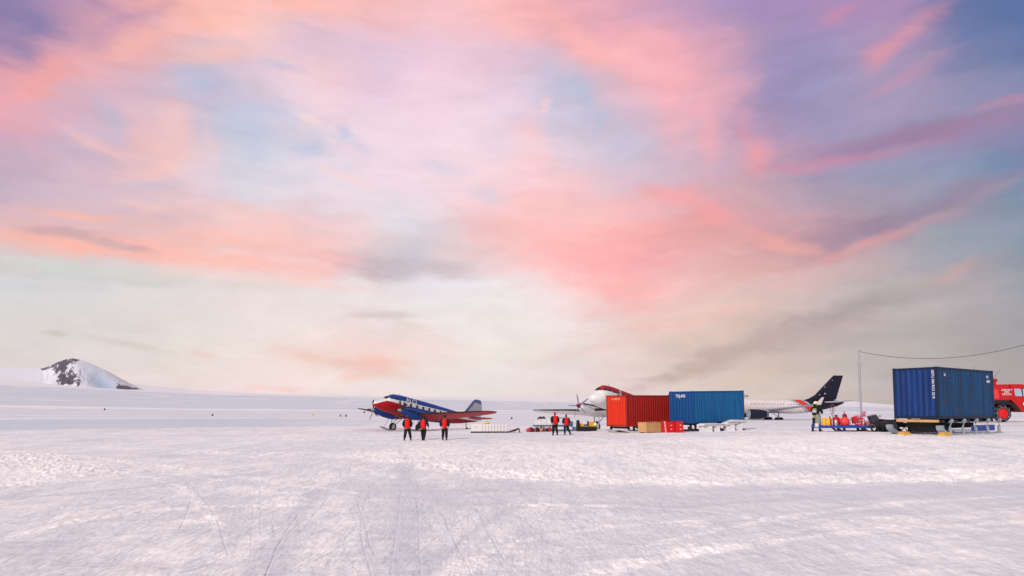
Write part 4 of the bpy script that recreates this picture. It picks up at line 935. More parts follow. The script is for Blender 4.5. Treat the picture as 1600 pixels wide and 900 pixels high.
def airliner(loc, rot):
    t = empty('jet_airliner', loc, rot); tag(t, 'white jet airliner with black tail and orange stripes, parked far behind the containers', 'airliner')
    NAV = lin((16, 16, 34)); ORG = lin((186, 52, 34)); GR = lin((150, 150, 160)); W = lin((198, 188, 187))  # white and orange toned down in the paint to stand in for haze
    def colf(p):
        s = p.x - p.z * 1.35          # stripes rise towards the tail
        if s > -7.2 and p.x > -30:
            if 18.6 < p.x + p.z * 1.6 < 22 and p.z < .0 and p.z > -1.4: return ORG
            return W
        if s > -8.3: return GR
        if s > -10.6: return ORG
        return NAV if s < -11.4 else GR
    st = [(26.0, -.4, .03, .03, .03), (25.7, -.4, .5, .42, .42), (24.6, -.3, 1.1, 1.0, .95), (22.8, -.1, 1.6, 1.55, 1.5), (20, 0, 1.88, 1.9, 1.9), (0, 0, 1.88, 2.0, 2.05), (-8, 0, 1.88, 2.0, 2.0), (-12.5, .35, 1.6, 1.62, 1.7), (-17, .85, 1.0, 1.05, 1.25), (-20.2, 1.2, .45, .55, .62), (-21.3, 1.3, .12, .16, .18)]
    mb, surf = fuselage(st, colf, 72, 300); mb.build('fuselage', M_liv, t, smooth=60)
    for k in range(38):
        x = 16.2 - k * .80
        if k in (9, 10, 24): continue
        z = .55; MB().box((x, surf(x, z) + .0, z), (.26, .05, .36)).build('cabin_window', mat('cabin_window_glass', (86, 84, 96), .3), t)
    for k in range(3):
        x = 23.6 - k * .6; MB().box((x, surf(x, .75), .75), (.42, .06, .4), rot=(0, 0, -.35)).build('cockpit_window', M_glass, t)
    WC = lambda p: lin((150, 152, 162))
    for sy in (-1, 1):
        MB().foil([((7.8, sy * 1.2, -1.45), 8.6, 1.1), ((5.0, sy * 6.4, -1.0), 5.6, .7), ((-2.2, sy * 18.6, .35), 1.9, .25), ((-2.6, sy * 19.0, .5), 1.4, .1)], 16, 'xy', 0, WC).build('wing', M_liv, t, smooth=50)
        MB().foil([((-2.9, sy * 19.0, .42), 1.7, .12), ((-4.6, sy * 19.5, 2.4), .6, .05)], 10, 'xz', 0, lambda p: W).build('winglet', M_liv, t, smooth=50)
        n = MB(); n.lathe([(.85, 10.1), (1.28, 10.2), (1.38, 9.9), (1.42, 8.8), (1.36, 7.0), (1.15, 5.6), (.95, 5.0)], 'x', 32, (0, sy * 6.5, -2.35)).build('engine', mat('navy_cowling', (22, 22, 38), .35), t, smooth=50)
        e = [o for o in bpy.data.objects if o.parent == t and o.name.startswith('engine')][-1]
        MB().lathe([(1.16, 10.22), (1.30, 10.24), (1.33, 10.05), (1.30, 9.9)], 'x', 32, (0, sy * 6.5, -2.35)).build('inlet_lip', M_grey, e, smooth=50)
        MB().lathe([(.05, 10.13), (1.1, 10.115), (1.1, 10.05)], 'x', 24, (0, sy * 6.5, -2.35)).build('fan', M_dark, e)
        MB().prism([(8.3, -1.3), (4.4, -1.0), (3.6, -1.5), (5.6, -1.9), (8.2, -1.15)], .3, 'y', (0, sy * 6.5, 0)).build('pylon', M_grey, t)
        lg = MB().tube([(0, sy * 3.4, -1.5), (0, sy * 3.65, -3.7)], .17, 10).tube([(2.0, sy * 2.5, -1.6), (.1, sy * 3.6, -3.1)], .08, 8).box((0, sy * 3.65, -3.72), (1.5, .2, .2)).build('landing_gear', M_grey, t)
        for xx in (-.62, .62):
            for q in (-.34, .34): MB().lathe([(.2, -.16), (.46, -.17), (.54, 0), (.46, .17), (.2, .16)], 'y', 20, (xx, sy * 3.65 + q, -3.72)).build('tyre', M_black, lg, smooth=60)
        MB().foil([((-14.6, sy * .6, 1.3), 4.6, .5), ((-17.6, sy * 4.4, 1.65), 2.9, .3), ((-19.5, sy * 7.5, 1.95), 1.5, .12)], 12, 'xy', 0, lambda p: lin((176, 176, 184))).build('tailplane', M_liv, t, smooth=50)
    ng = MB().tube([(18.3, 0, -1.7), (18.3, 0, -3.7)], .12, 10).build('nose_gear', M_grey, t)
    for q in (-.28, .28): MB().lathe([(.2, -.12), (.38, -.13), (.45, 0), (.38, .13), (.2, .12)], 'y', 18, (18.3, q, -3.8)).build('tyre', M_black, ng, smooth=60)
    FC = lambda p: NAV
    fin = MB().foil([((-8.4, 0, 1.7), 9.6, .1), ((-10.6, 0, 2.35), 8.5, .5), ((-12.5, 0, 3.4), 6.9, .48), ((-17.6, 0, 8.6), 3.5, .3), ((-18.4, 0, 9.35), 2.9, .22)], 14, 'xz', 0, FC).build('tail_fin', M_liv, t, smooth=50)
    for (x, z, s) in ((-17.9, 7.9, .13), (-15.6, 5.9, .18), (-15.6, 3.9, .26), (-13.9, 3.6, .16)):
        for sy in (-1, 1):
            vs = []
            for k in range(10):
                r = s if k % 2 == 0 else s * .45; a = math.pi / 2 + k * math.pi / 5; vs.append((x + r * math.cos(a), z + r * math.sin(a)))
            MB().prism(vs, .02, 'y', (0, sy * .235, 0)).build('star_emblem', M_text, fin)
    return t
airliner((77.04, 198.64, 2.45), (-.0, -.012, 3.19))

# ------------------------------------------------------------------ fire truck
def fire_truck(loc, yaw):
    t = empty('fire_truck', loc, (0, 0, yaw)); tag(t, 'red fire truck with roof water cannon and chained wheels behind the navy container', 'fire truck')
    W_ = 2.5; FR = mat('fire_red', (172, 6, 12), .35, var=.06, coat=.4)
    # rear body with the wheel arch cut out; x forward, front axle at x = 0
    def arch(cx): return [(cx - 1.15, .95), (cx - .95, 1.55), (cx - .55, 1.74), (cx + .60, 1.74), (cx + .95, 1.5), (cx + 1.45, .80)]
    prof = [(-5.6, .85), (-5.0, .85)] + arch(-3.9)[1:5] + [(-2.8, .85), (-1.2, .85)] + arch(0)[1:4] + [(.62, 1.74), (.55, 2.99), (-5.6, 2.92)]
    MB().prism(prof, W_, 'y').build('body', FR, t)
    cab = [(.63, 1.74), (.98, 1.42), (1.42, .80), (1.9, .82), (2.35, .95), (2.42, 1.1), (2.42, 1.75), (2.14, 1.98), (1.95, 2.68), (1.6, 3.0), (.63, 3.0)]
    MB().prism(cab, W_ - .02, 'y').build('cab', FR, t)
    for sy in (-1, 1):
        w = MB().prism([(.98, 2.05), (1.50, 2.03), (1.42, 2.62), (.90, 2.64)], .03, 'y', (0, sy * (W_ / 2 + .0), 0)).build('side_window', mat('pale_glass', (150, 165, 178), .15, var=.1), t)
        MB().prism([(1.57, 2.05), (2.02, 2.05), (1.88, 2.58), (1.55, 2.62)], .03, 'y', (0, sy * (W_ / 2 + .0), 0)).build('quarter_window', MATS['pale_glass'], t)
        MB().prism([(1.505, 2.0), (1.56, 2.0), (1.53, 2.66), (1.46, 2.66)], .036, 'y', (0, sy * (W_ / 2), 0)).build('pillar', M_black, t)
        MB().lathe([(.17, 0), (.17, .02), (.15, .025)], 'y', 24, (1.70, sy * W_ / 2 - (0 if sy > 0 else .02), 1.42)).build('door_emblem', mat('emblem_white', (206, 204, 196), .5), t)
        MB().prism([(-.75, 1.85), (-.28, 1.85), (-.35, 2.6), (-.75, 2.6)], .03, 'y', (0, sy * W_ / 2, 0)).build('locker_door', mat('faded_red', (208, 50, 54), .5), t)
        MB().prism([(.50, 1.55), (.90, 1.50), (1.38, .86), (1.1, .86), (.6, 1.35), (-.6, 1.45), (-.9, 1.2), (-1.1, 1.2), (-.93, 1.62), (-.5, 1.72), (.5, 1.72)], .05, 'y', (0, sy * (W_ / 2 - .03), 0)).build('mudguard', M_black, t)
    MB().add([(2.16, -1.1, 2.02), (2.16, 1.1, 2.02), (1.98, 1.05, 2.62), (1.98, -1.05, 2.62), (2.12, -1.1, 2.02), (2.12, 1.1, 2.02), (1.94, 1.05, 2.62), (1.94, -1.05, 2.62)], [(0, 1, 2, 3), (7, 6, 5, 4), (0, 4, 5, 1), (1, 5, 6, 2), (2, 6, 7, 3), (3, 7, 4, 0)]).build('windscreen', M_glass, t)
    MB().box((-1.5, 0, 1.0), (7.2, .9, .3)).build('chassis', M_black, t)
    MB().box((2.35, 0, .86), (.25, 2.3, .22)).build('bumper', mat('bumper_yellow', (214, 150, 70), .5), t)
    wh = None
    for cx in (0, -3.9):
        for sy in (-1, 1):
            y = sy * (W_ / 2 - .26)
            ty = MB().lathe([(.36, -.16), (.38, -.22), (.58, -.24), (.655, -.17), (.67, 0), (.655, .17), (.58, .24), (.38, .22), (.36, .16)], 'y', 36, (cx, y, .66)).build('wheel', M_black, t, smooth=50)
            MB().lathe([(.10, -.20), (.16, -.20), (.20, -.175), (.31, -.175), (.35, -.235), (.385, -.235), (.385, .21), (.36, .21), (.3, .05), (.04, .12)], 'y', 30, (cx, y, .66)).build('rim', mat('red_rim', (200, 22, 30), .4), ty, smooth=40)
            ch = MB()
            for k in range(10):
                a = 2 * math.pi * k / 10; pts = [(cx + rr_ * math.cos(a + tw), y + yy, .66 + rr_ * math.sin(a + tw)) for (rr_, yy, tw) in ((.48, -.26, -.12), (.62, -.245, .02), (.69, -.1, .06), (.69, .1, -.06), (.62, .245, -.02), (.48, .26, .12))]
                ch.tube(pts, .014, 5)
            ring = [(cx + .47 * math.cos(a), y - .262, .66 + .47 * math.sin(a)) for a in [2 * math.pi * k / 24 for k in range(25)]]; ch.tube(ring, .012, 5)
            ch.build('snow_chain', M_grey, ty)
    mo = MB().tube([(.2, 0, 2.98), (.2, 0, 3.25)], .13, 12).box((.18, 0, 3.36), (.4, .28, .24)).tube([(.1, 0, 3.38), (-.55, 0, 3.30), (-1.5, 0, 3.22)], [.07, .055, .05], 10).build('water_cannon', FR, t)
    MB().tube([(-.1, -.3, 2.98), (.0, -.3, 3.55), (.32, -.3, 4.02), (.6, -.3, 4.2)], .012, 5).build('antenna', M_dark, t)
    MB().tube([(-1.15, .2, 2.98), (-1.22, .2, 4.6)], .012, 5).build('antenna', M_dark, t)
    MB().box((-2.4, 0, 2.985), (4.2, 1.7, .12)).build('roof_rack', M_dark, t)
    for i, s in enumerate(('AIRPORT', 'FIRE', 'RESCUE')):
        lettering(s, .19, M_text, t, face_matrix((.33, -W_ / 2 - .004, 2.47 - i * .17), (1, 0, 0), (0, 0, 1)), align='CENTER', spacing=1.1)
    for sy in (-1, 1): MB().box((2.2, sy * 1.35, 2.35), (.08, .2, .36)).tube([(2.1, sy * 1.2, 2.55), (2.2, sy * 1.35, 2.5)], .015, 5).build('mirror', M_black, t)
    return t
p = at(1551.5, 55.0, .06)
fire_truck(p, -.06)

# ------------------------------------------------------------------ mast and wires
p = at(1345.3, 42.6)
mast = empty('mast', p); tag(mast, 'tall thin grey mast standing between the fire sledge and the snowmobile', 'mast')
MB().tube([(0, 0, 0), (0, 0, 2.6), (-.0, 0, 5.08)], [.062, .056, .05], 12).build('pole', mat('galvanised_mast', (158, 160, 172), .5, .3), mast, smooth=60)
MB().box((0, 0, .03), (.35, .35, .06)).build('base_plate', M_dark, mast)
MB().lathe([(.035, 5.06), (.05, 5.08), (.05, 5.12), (.02, 5.14)], 'z', 12).build('cap', M_grey, mast)
for (dx, dy) in ((-.45, -.3),):
    MB().tube([(0, 0, 4.7), (dx, dy, gz(p.x + dx, p.y + dy) - p.z)], .004, 5).build('guy_wire', M_dark, mast)
mt2 = Vector((p.x, p.y, p.z + 5.02))
# second mast stands beyond the right edge; the wire hangs between them
p2 = Vector((32.6, 36.5, gz(32.6, 36.5)))
q2 = p2 + Vector((0, 0, 6.45))
m2 = empty('mast', p2); tag(m2, 'grey mast beyond the navy container that carries the far end of the wire', 'mast')
MB().tube([(0, 0, 0), (0, 0, 6.5)], [.06, .045], 12).build('pole', MATS['galvanised_mast'], m2, smooth=60)
pts = []
for k in range(41):
    s = k / 40; q = mt2.lerp(q2, s); q.z -= 1.27 * 4 * s * (1 - s); pts.append(q)
wv = MB().tube(pts, .014, 6).build('overhead_wire', M_dark); tag(wv, 'thin black wire sagging from the mast over the navy container', 'wire')

# ------------------------------------------------------------------ fire sledge and what it carries
sp = at(1312, 42.0)
fs_ = empty('equipment_sledge', sp, (0, 0, -.05)); tag(fs_, 'blue flatbed sledge loaded with gas cylinders and red pumps beside the firefighter', 'sledge')
DZ = .34
MB().box((0, 0, DZ - .06), (3.05, 1.15, .10)).build('deck', M_blue, fs_)
for y in (-.56, .56): MB().box((0, y, DZ - .04), (3.1, .06, .16)).build('side_rail', M_blue, fs_)
for y in (-.42, .42):
    MB().prism([(-.4, .22), (-.15, .02), (1.6, 0), (1.65, .04), (-.05, .07), (-.3, .24)], .12, 'y', (0, y, 0)).build('runner', M_dark, fs_)
    for x in (.05, 1.25): MB().box((x, y, .15), (.14, .1, .22)).build('stanchion', M_dark, fs_)
MB().tube([(1.5, 0, DZ - .05), (2.3, 0, .30), (2.9, 0, .26)], .035, 8).build('tow_bar', M_blue, fs_)
MB().box((-1.62, -.45, DZ + .06), (.16, .2, .22)).build('corner_bumper', M_white, fs_)
def cyl(x, y, r, h, mtl, neck, lab, cat='gas cylinder', grp=None, nm='gas_cylinder'):
    o = empty(nm, local(fs_, (x, y, DZ - .01))); tag(o, lab, cat, grp)
    MB().lathe([(r * .9, 0), (r, .03), (r, h * .78), (r * .8, h * .88), (r * .35, h * .94), (r * .3, h)], 'z', 24).build('bottle', mtl, o, smooth=50)
    MB().lathe([(r * .42, h * .98), (r * .42, h * 1.08), (r * .2, h * 1.12)], 'z', 12).build('valve', neck, o, smooth=50)
cream = mat('cream_valve', (232, 208, 160), .5); GC = 'gas cylinders on the blue sledge'
cyl(-1.14, -.40, .105, .56, M_yel, cream, 'left one of two yellow gas cylinders on the blue sledge', grp=GC)
cyl(-.88, -.40, .105, .54, M_yel, cream, 'right one of two yellow gas cylinders on the blue sledge', grp=GC)
cyl(-.44, -.42, .10, .42, mat('bare_aluminium', (178, 172, 176), .35, .5), M_red, 'silver gas cylinder on the blue sledge right of the yellow ones', grp=GC)
cyl(-.70, -.12, .13, .54, mat('burnt_red', (196, 50, 34), .5), M_dark, 'burnt red gas cylinder behind the yellow and silver ones', grp=GC)
cyl(-.26, -.05, .20, .62, mat('crimson', (170, 18, 44), .5), M_dark, 'wide crimson pressure tank behind the silver cylinder', 'tank', nm='pressure_tank')
sph = empty('foam_tank', local(fs_, (.18, -.2, DZ))); tag(sph, 'round coral red foam tank in the middle of the blue sledge', 'tank')
MB().lathe([(.04, .0), (.20, .02), (.27, .12), (.29, .27), (.27, .41), (.2, .51), (.1, .55), (.05, .56)], 'z', 28).build('vessel', mat('coral_red', (222, 66, 62), .5), sph, smooth=60)
MB().lathe([(.12, 0), (.16, .02), (.16, .05)], 'z', 20).build('foot', M_dark, sph)
pu = empty('hand_pump', local(fs_, (.38, .22, DZ))); tag(pu, 'dark crimson upright pump behind the round coral tank', 'pump')
MB().lathe([(.14, 0), (.14, .62), (.10, .72), (.05, .76)], 'z', 20).build('pump_body', mat('dark_crimson', (120, 10, 40), .5), pu, smooth=50)
MB().tube([(0, 0, .72), (.02, 0, .86), (-.12, 0, .86)], .025, 8).build('handle', MATS['crimson'], pu)
hr = empty('hose_trolley', local(fs_, (.96, -.15, DZ))); tag(hr, 'red wheeled hose trolley with raised handle at the sledge right end', 'hose trolley')
RP = mat('rose_red', (204, 52, 70), .5)
ring = [(.15 + .24 * math.cos(a), 0, .27 + .24 * math.sin(a)) for a in [2 * math.pi * k / 24 for k in range(25)]]
for y in (-.16, .16):
    w = MB().tube([(x, y, z) for x, _, z in ring], .035, 8)
    for k in range(3):
        a = k * math.pi / 3; w.tube([(.15 + .22 * math.cos(a), y, .27 + .22 * math.sin(a)), (.15 - .22 * math.cos(a), y, .27 - .22 * math.sin(a))], .018, 6)
    w.build('wheel', RP, hr, smooth=60)
MB().lathe([(.16, -.13), (.19, -.1), (.19, .1), (.16, .13)], 'y', 20, (-.12, 0, .36)).build('drum', mat('hose_red', (188, 48, 60), .6), hr, smooth=40)
MB().tube([(-.38, -.14, .04), (-.30, -.14, .5), (.0, -.14, .62), (.30, -.14, .60), (.46, -.14, .86)], .028, 8).tube([(-.38, .14, .04), (-.30, .14, .5), (.0, .14, .62), (.30, .14, .60), (.46, .14, .86)], .028, 8).tube([(.46, -.16, .86), (.46, .16, .86)], .03, 8).tube([(-.3, 0, .2), (.15, 0, .27)], .05, 8).build('frame', RP, hr, smooth=60)
MB().box((.40, -.1, .68), (.12, .16, .2)).build('valve_box', mat('dull_pink', (160, 110, 120), .6), hr)
hp_ = empty('hose_loop', local(fs_, (-.30, .35, DZ))); tag(hp_, 'tall thin red hose loop standing up behind the tanks on the sledge', 'hose')
MB().tube([(.0 + .11 * math.cos(a), 0, 1.0 + .36 * math.sin(a)) for a in [2 * math.pi * k / 28 for k in range(29)]], .016, 6).tube([(0, 0, 0), (0, 0, .64)], .016, 6).build('hose', mat('hose_dull_red', (150, 60, 66), .6), hp_)
MB().tube([(0, 0, .75), (.02, 0, 1.2)], .02, 6).build('nozzle', M_dark, hp_)
sm = empty('tool_box', local(fs_, (1.72, -.05, .30))); tag(sm, 'small ochre and pink tool box on the sledge tow bar', 'tool box')
MB().box((0, 0, .16), (.42, .3, .2)).build('box_body', mat('dull_pink', (160, 110, 120), .6), sm); MB().box((.03, 0, .30), (.34, .26, .1)).build('box_lid', mat('ochre', (176, 138, 66), .6), sm)
bk = empty('kit_bag', local(fs_, (-1.42, -.2, DZ))); tag(bk, 'grey kit bag slumped at the left end of the blue sledge', 'bag')
MB().lathe([(.10, 0), (.17, .06), (.19, .25), (.15, .45), (.17, .62), (.08, .74)], 'z', 14).build('sack', mat('grey_canvas', (132, 128, 120), .9, var=.3, scale=9), bk, smooth=60)
MB().tube([(-.1, -.1, .66), (0, -.2, .8), (.1, -.1, .66)], .015, 6).build('strap', M_dark, bk)
jc = empty('fuel_can', at(1349.5, 42.9)); tag(jc, 'slim yellow fuel can standing in the snow right of the mast', 'fuel can')
MB().box((0, 0, .2), (.16, .34, .4)).build('can_body', mat('pale_yellow', (214, 196, 130), .6), jc); MB().tube([(0, -.1, .42), (0, 0, .47), (0, .1, .42)], .018, 6).build('handle', M_dark, jc)

# ------------------------------------------------------------------ snowmobile with its freight sledge
p = at(1375, 40.0)
sm_ = empty('snowmobile', p, (0, 0, -.12)); sm_.scale = (.84, .84, .84); tag(sm_, 'black snowmobile with tall windshield parked left of the navy container', 'snowmobile')
MB().prism([(-.78, .30), (-.6, .62), (-.2, .78), (.25, .74), (.9, .70), (1.2, .60), (1.2, .34), (.9, .26), (-.5, .24)], .62, 'y').build('body', mat('black_plastic', (24, 22, 28), .45), sm_)
MB().prism([(-.62, .58), (-.80, 1.08), (-.38, 1.20), (-.22, .98), (-.22, .72)], .60, 'y').build('windshield', mat('smoked_plastic', (60, 58, 66), .3), sm_)
MB().prism([(-.1, .74), (1.05, .70), (1.1, .84), (.3, .86), (-.05, .9)], .38, 'y').build('seat', M_black, sm_)
MB().prism([(-.1, .0), (1.1, 0), (1.32, .16), (1.1, .32), (-.2, .30), (-.34, .14)], .42, 'y').build('track', M_black, sm_)
MB().tube([(-.38, -.42, .98), (-.30, 0, 1.02), (-.38, .42, .98)], .022, 6).build('handlebar', M_grey, sm_)
for y in (-.42, .42):
    MB().prism([(-1.18, .18), (-1.05, .04), (-.8, 0), (-.05, 0), (-.05, .04), (-.8, .05), (-1.0, .1)], .14, 'y', (0, y, 0)).build('ski', M_black, sm_)
    MB().tube([(-.5, y, .04), (-.5, y * .7, .36)], .03, 6).build('ski_leg', M_grey, sm_)
MB().prism([(-.7, .45), (.9, .46), (.9, .50), (-.7, .50)], .635, 'y').build('stripe', mat('dull_trim', (110, 100, 92), .6), sm_)
p = at(1391, 38.6)
fr = empty('freight_sledge', p, (0, 0, -.05)); tag(fr, 'low black freight sledge loaded with dark gear behind the snowmobile', 'sledge')
MB().box((0, 0, .34), (1.7, .8, .08)).build('deck', M_black, fr)
for y in (-.36, .36):
    MB().prism([(-1.0, .24), (-.85, .04), (.85, 0), (.85, .05), (-.8, .09), (-.92, .25)], .08, 'y', (0, y, 0)).build('runner', M_black, fr)
    for x in (-.55, 0, .55): MB().tube([(x - .18, y, .05), (x, y, .32), (x + .18, y, .05)], .03, 6).build('strut', M_black, fr)
MB().box((0, 0, .47), (1.5, .7, .16)).prism([(-.5, .55), (.6, .55), (.45, .64), (-.3, .66)], .5, 'y').build('tarpaulin_load', mat('dark_tarpaulin', (40, 34, 40), .8, bump=.5, scale=5), fr)
for x in (-.4, .3): MB().box((x, 0, .565), (.05, .73, .02)).build('lashing', mat('dull_trim', (110, 100, 92), .6), fr)

# ------------------------------------------------------------------ white cases on their pallet
p0 = at(766, 60.0)
pal = empty('cargo_pallet', p0, (0, 0, .04)); tag(pal, 'long dark cargo pallet carrying the row of white cases', 'pallet')
MB().box((0, 0, .07), (3.45, 1.2, .10)).build('deck', mat('weathered_board', (84, 62, 58), .85, var=.2), pal)
for y in (-.5, .5): MB().box((0, y, .0), (3.4, .1, .06)).build('skid', M_dark, pal)
MB().prism([(1.72, .06), (1.72, .16), (2.50, .42), (2.60, .40), (2.66, .0), (2.58, .0), (2.52, .28), (2.2, .12)], .5, 'y').build('tow_frame', mat('dark_brown_steel', (70, 52, 50), .8), pal)
MC = mat('white_case_paint', (208, 202, 200), .55, var=.06, scale=5)
def white_case(x, w, h, lab):
    o = empty('white_case', p0 + Vector((x, .03 * x, .125)), (0, 0, .04)); tag(o, lab, 'case', 'white cases in a row on the pallet')
    MB().box((0, 0, h / 2), (w, 1.02, h)).build('shell', MC, o); MB().box((0, 0, h + .012), (w * .96, .98, .03)).build('lid', MC, o)
    MB().box((0, -.515, h * .62), (w * .3, .02, .05)).build('latch', M_grey, o)
white_case(-1.20, .96, .64, 'widest white case at the left end of the pallet row')
ords = ['first', 'second', 'third', 'fourth', 'fifth', 'sixth', 'seventh', 'last']
for k in range(8):
    white_case(-.56 + k * .272, .20, .64 - .01 * (k % 3) + .004 * k, ords[k] + ' narrow white case right of the wide one on the pallet' if k < 7 else 'last narrow white case, at the right end beside the tow frame')
yb = empty('yellow_bag', p0 + Vector((-.30, 0, .80)), (0, 0, .1)); tag(yb, 'small yellow bag lying on top of the white cases', 'bag')
MB().lathe([(.04, -.26), (.10, -.22), (.11, 0), (.10, .22), (.04, .26)], 'x', 12, (0, 0, .09)).build('roll', mat('dull_yellow', (206, 186, 70), .7), yb, smooth=60)
MB().tube([(-.1, 0, .18), (0, 0, .25), (.1, 0, .18)], .012, 5).build('handle', M_dark, yb)

# ------------------------------------------------------------------ tank sledge, bundles and tug before the white aircraft
p = at(862, 64.0)
ts = empty('cargo_sledge', p, (0, 0, .03)); tag(ts, 'long steel blue cargo sledge carrying white tanks behind the two walking people', 'sledge')
MB().box((.1, 0, .50), (3.7, 1.3, .14)).build('deck', mat('steel_blue', (66, 82, 112), .6), ts)
for y in (-.5, .5):
    MB().prism([(-1.5, .3), (-1.3, .06), (2.6, 0), (2.9, .06), (2.6, .10), (-1.2, .14), (-1.4, .32)], .14, 'y', (0, y, 0)).build('runner', mat('steel_blue', (66, 82, 112), .6), ts)
    for x in (-1.0, .2, 1.5): MB().box((x, y, .28), (.12, .1, .34)).build('stanchion', M_dark, ts)
MB().box((1.72, 0, .74), (.5, .9, .34)).build('winch_box', mat('slate_blue', (70, 90, 116), .6), ts)
MB().prism([(2.0, .02), (4.0, .02), (4.0, .34), (2.0, .40)], .8, 'y', (0, 0, 0)).build('tow_tray', mat('dusty_blue', (98, 112, 152), .6), ts)
wt = mat('tank_white', (206, 202, 204), .6, var=.05)
for k, (x, w, h, lb) in enumerate(((-1.36, .62, .46, 'left low square white tank on the steel blue sledge'), (-.80, .48, .54, 'middle tall white tank on the steel blue sledge'), (-.12, .84, .56, 'right wide white tank on the steel blue sledge, beside the taller person'))):
    o = empty('white_tank', local(ts, (x, 0, .57)), (0, 0, .03)); tag(o, lb, 'tank', 'white tanks on the cargo sledge')
    MB().box((0, 0, h / 2), (w, .95, h)).build('vessel', wt, o); MB().lathe([(.07, h), (.07, h + .05), (.03, h + .06)], 'z', 14).build('filler_cap', M_grey, o)
gb = empty('gear_bundle', local(ts, (-.98, -.05, 1.09)), (0, 0, .1)); tag(gb, 'dark tangle of gear on top of the left white tanks', 'gear')
m = MB()
for k in range(7): m.lathe([(.03, -.07), (.09, -.05), (.10, .03), (.05, .08)], 'z', 10, (-.3 + k * .10, random.uniform(-.1, .1), .12 + .05 * (k % 3)))
m.build('rolls', mat('dark_gear', (56, 50, 56), .8), gb, smooth=60); MB().tube([(-.38, 0, .06), (.38, 0, .14)], .02, 6).build('rod', M_dark, gb)
rod = MB().tube([(0, 0, 0), (1.0, 0, .01), (1.95, 0, 0)], .028, 8).build('long_pole', M_dark, None, loc=local(ts, (-.2, -.2, 1.23))); tag(rod, 'long dark pole lying along the white tanks', 'pole')
rod.rotation_euler = (0, 0, .03)
BCOL = [((196, 30, 50), 'crimson'), ((64, 44, 48), 'dark brown'), ((206, 34, 40), 'bright red'), ((38, 32, 36), 'black'), ((176, 140, 80), 'mustard'), ((150, 30, 40), 'maroon'), ((34, 30, 32), 'black'), ((190, 32, 44), 'scarlet')]
bpos = [(825.5, 'at the far left end'), (829.5, 'second from the left end'), (834.5, 'below the left white tank'), (839, 'between the bright red and mustard ones'), (844, 'in the middle of the heap'), (849, 'right of the mustard one'), (853.5, 'second from the right end'), (858, 'at the right end by the taller person')]
for k, ((c_, cn), (bx, wh_)) in enumerate(zip(BCOL, bpos)):
    q = at(bx, 61.3 + .15 * (k % 3)); o = empty('duffel_bag', q, (0, 0, random.uniform(-.4, .4))); tag(o, '%s duffel bag %s by the steel blue sledge' % (cn, wh_), 'bag', 'duffel bags heaped by the cargo sledge')
    hh = .17 + .05 * (k % 2)
    MB().lathe([(hh * .4, -.22), (hh * .9, -.17), (hh, 0), (hh * .9, .17), (hh * .4, .22)], 'x', 14, (0, 0, hh * .92)).build('sack', mat('bag_%d' % k if False else cn.replace(' ', '_') + '_canvas', c_, .8, var=.2, scale=8), o, smooth=60)
    MB().tube([(-.08, 0, hh * 1.85), (0, 0, hh * 2.2), (.08, 0, hh * 1.85)], .012, 5).build('handle', M_dark, o)
    MB().tube([(-.12, hh * .9 * math.cos(a), hh * .92 + hh * 1.0 * math.sin(a)) for a in [2 * math.pi * j / 12 for j in range(13)]], .014, 5).build('strap', M_text, o)

p = at(916, 62.5)
tg = empty('tracked_tug', p, (0, 0, .02)); tag(tg, 'small yellow and black tracked tug under the propeller of the white aircraft', 'tug')
TY = mat('machine_yellow', (206, 146, 30), .5, var=.15)
MB().prism([(-.78, .12), (-.55, 0), (.75, 0), (.92, .14), (.90, .34), (-.78, .36)], 1.1, 'y').build('track', M_black, tg)
MB().box((.1, 0, .38), (1.6, .9, .10)).build('chassis', M_dark, tg)
en = MB().box((.55, 0, .64), (.68, .8, .42)).build('engine_housing', TY, tg)
MB().lathe([(.11, 0), (.11, .03), (.06, .05)], 'y', 20, (.74, -.445, .64)).build('round_lamp', mat('lamp_white', (240, 236, 220), .3), tg)
MB().box((-.42, 0, .56), (.34, .7, .26)).build('fuel_box', TY, tg)
MB().box((-.02, 0, .55), (.34, .4, .14)).box((.14, 0, .76), (.08, .4, .34)).build('seat', mat('dark_maroon', (60, 26, 34), .7), tg)
MB().tube([(-.26, -.1, .6), (-.16, -.1, .92)], .02, 6).tube([(-.24, .1, .6), (-.1, .1, .95)], .02, 6).build('control_lever', M_grey, tg)
MB().prism([(-.92, .02), (-.70, .02), (-.66, .9), (-.74, 1.02), (-.88, .98)], .9, 'y').build('front_blower', M_black, tg)
MB().box((-.25, -.2, .80), (.12, .3, .3), rot=(0, .4, 0)).build('instrument_panel', M_white, tg)

# ------------------------------------------------------------------ people
def skin(name, joints, edges, mtl, parent, root=0, sub=1):
    me = bpy.data.meshes.new(name); me.from_pydata([j[:3] for j in joints], edges, [])
    o = bpy.data.objects.new(name, me); C.objects.link(o); o.parent = parent
    sk = o.modifiers.new('skin', 'SKIN'); sk.use_smooth_shade = True
    lay = me.skin_vertices[0].data if me.skin_vertices else None
    if lay is None:
        bm = bmesh.new(); bm.from_mesh(me); bm.verts.layers.skin.verify(); bm.to_mesh(me); bm.free(); lay = me.skin_vertices[0].data
    for i, j in enumerate(joints):
        r = j[3]; lay[i].radius = r if isinstance(r, tuple) else (r, r); lay[i].use_root = (i == root)
    if sub: ss = o.modifiers.new('sub', 'SUBSURF'); ss.levels = sub; ss.render_levels = sub
    me.materials.append(mtl)
    dg = bpy.context.evaluated_depsgraph_get(); ev = o.evaluated_get(dg); nm = bpy.data.meshes.new_from_object(ev)
    o.modifiers.clear(); o.data = nm; bpy.data.meshes.remove(me); nm.name = name
    if not nm.materials: nm.materials.append(mtl)
    nm.shade_smooth()
    return o
M_skin = mat('skin', (205, 160, 140), .6, var=.04)
M_hair = mat('brown_hair', (52, 38, 32), .8)
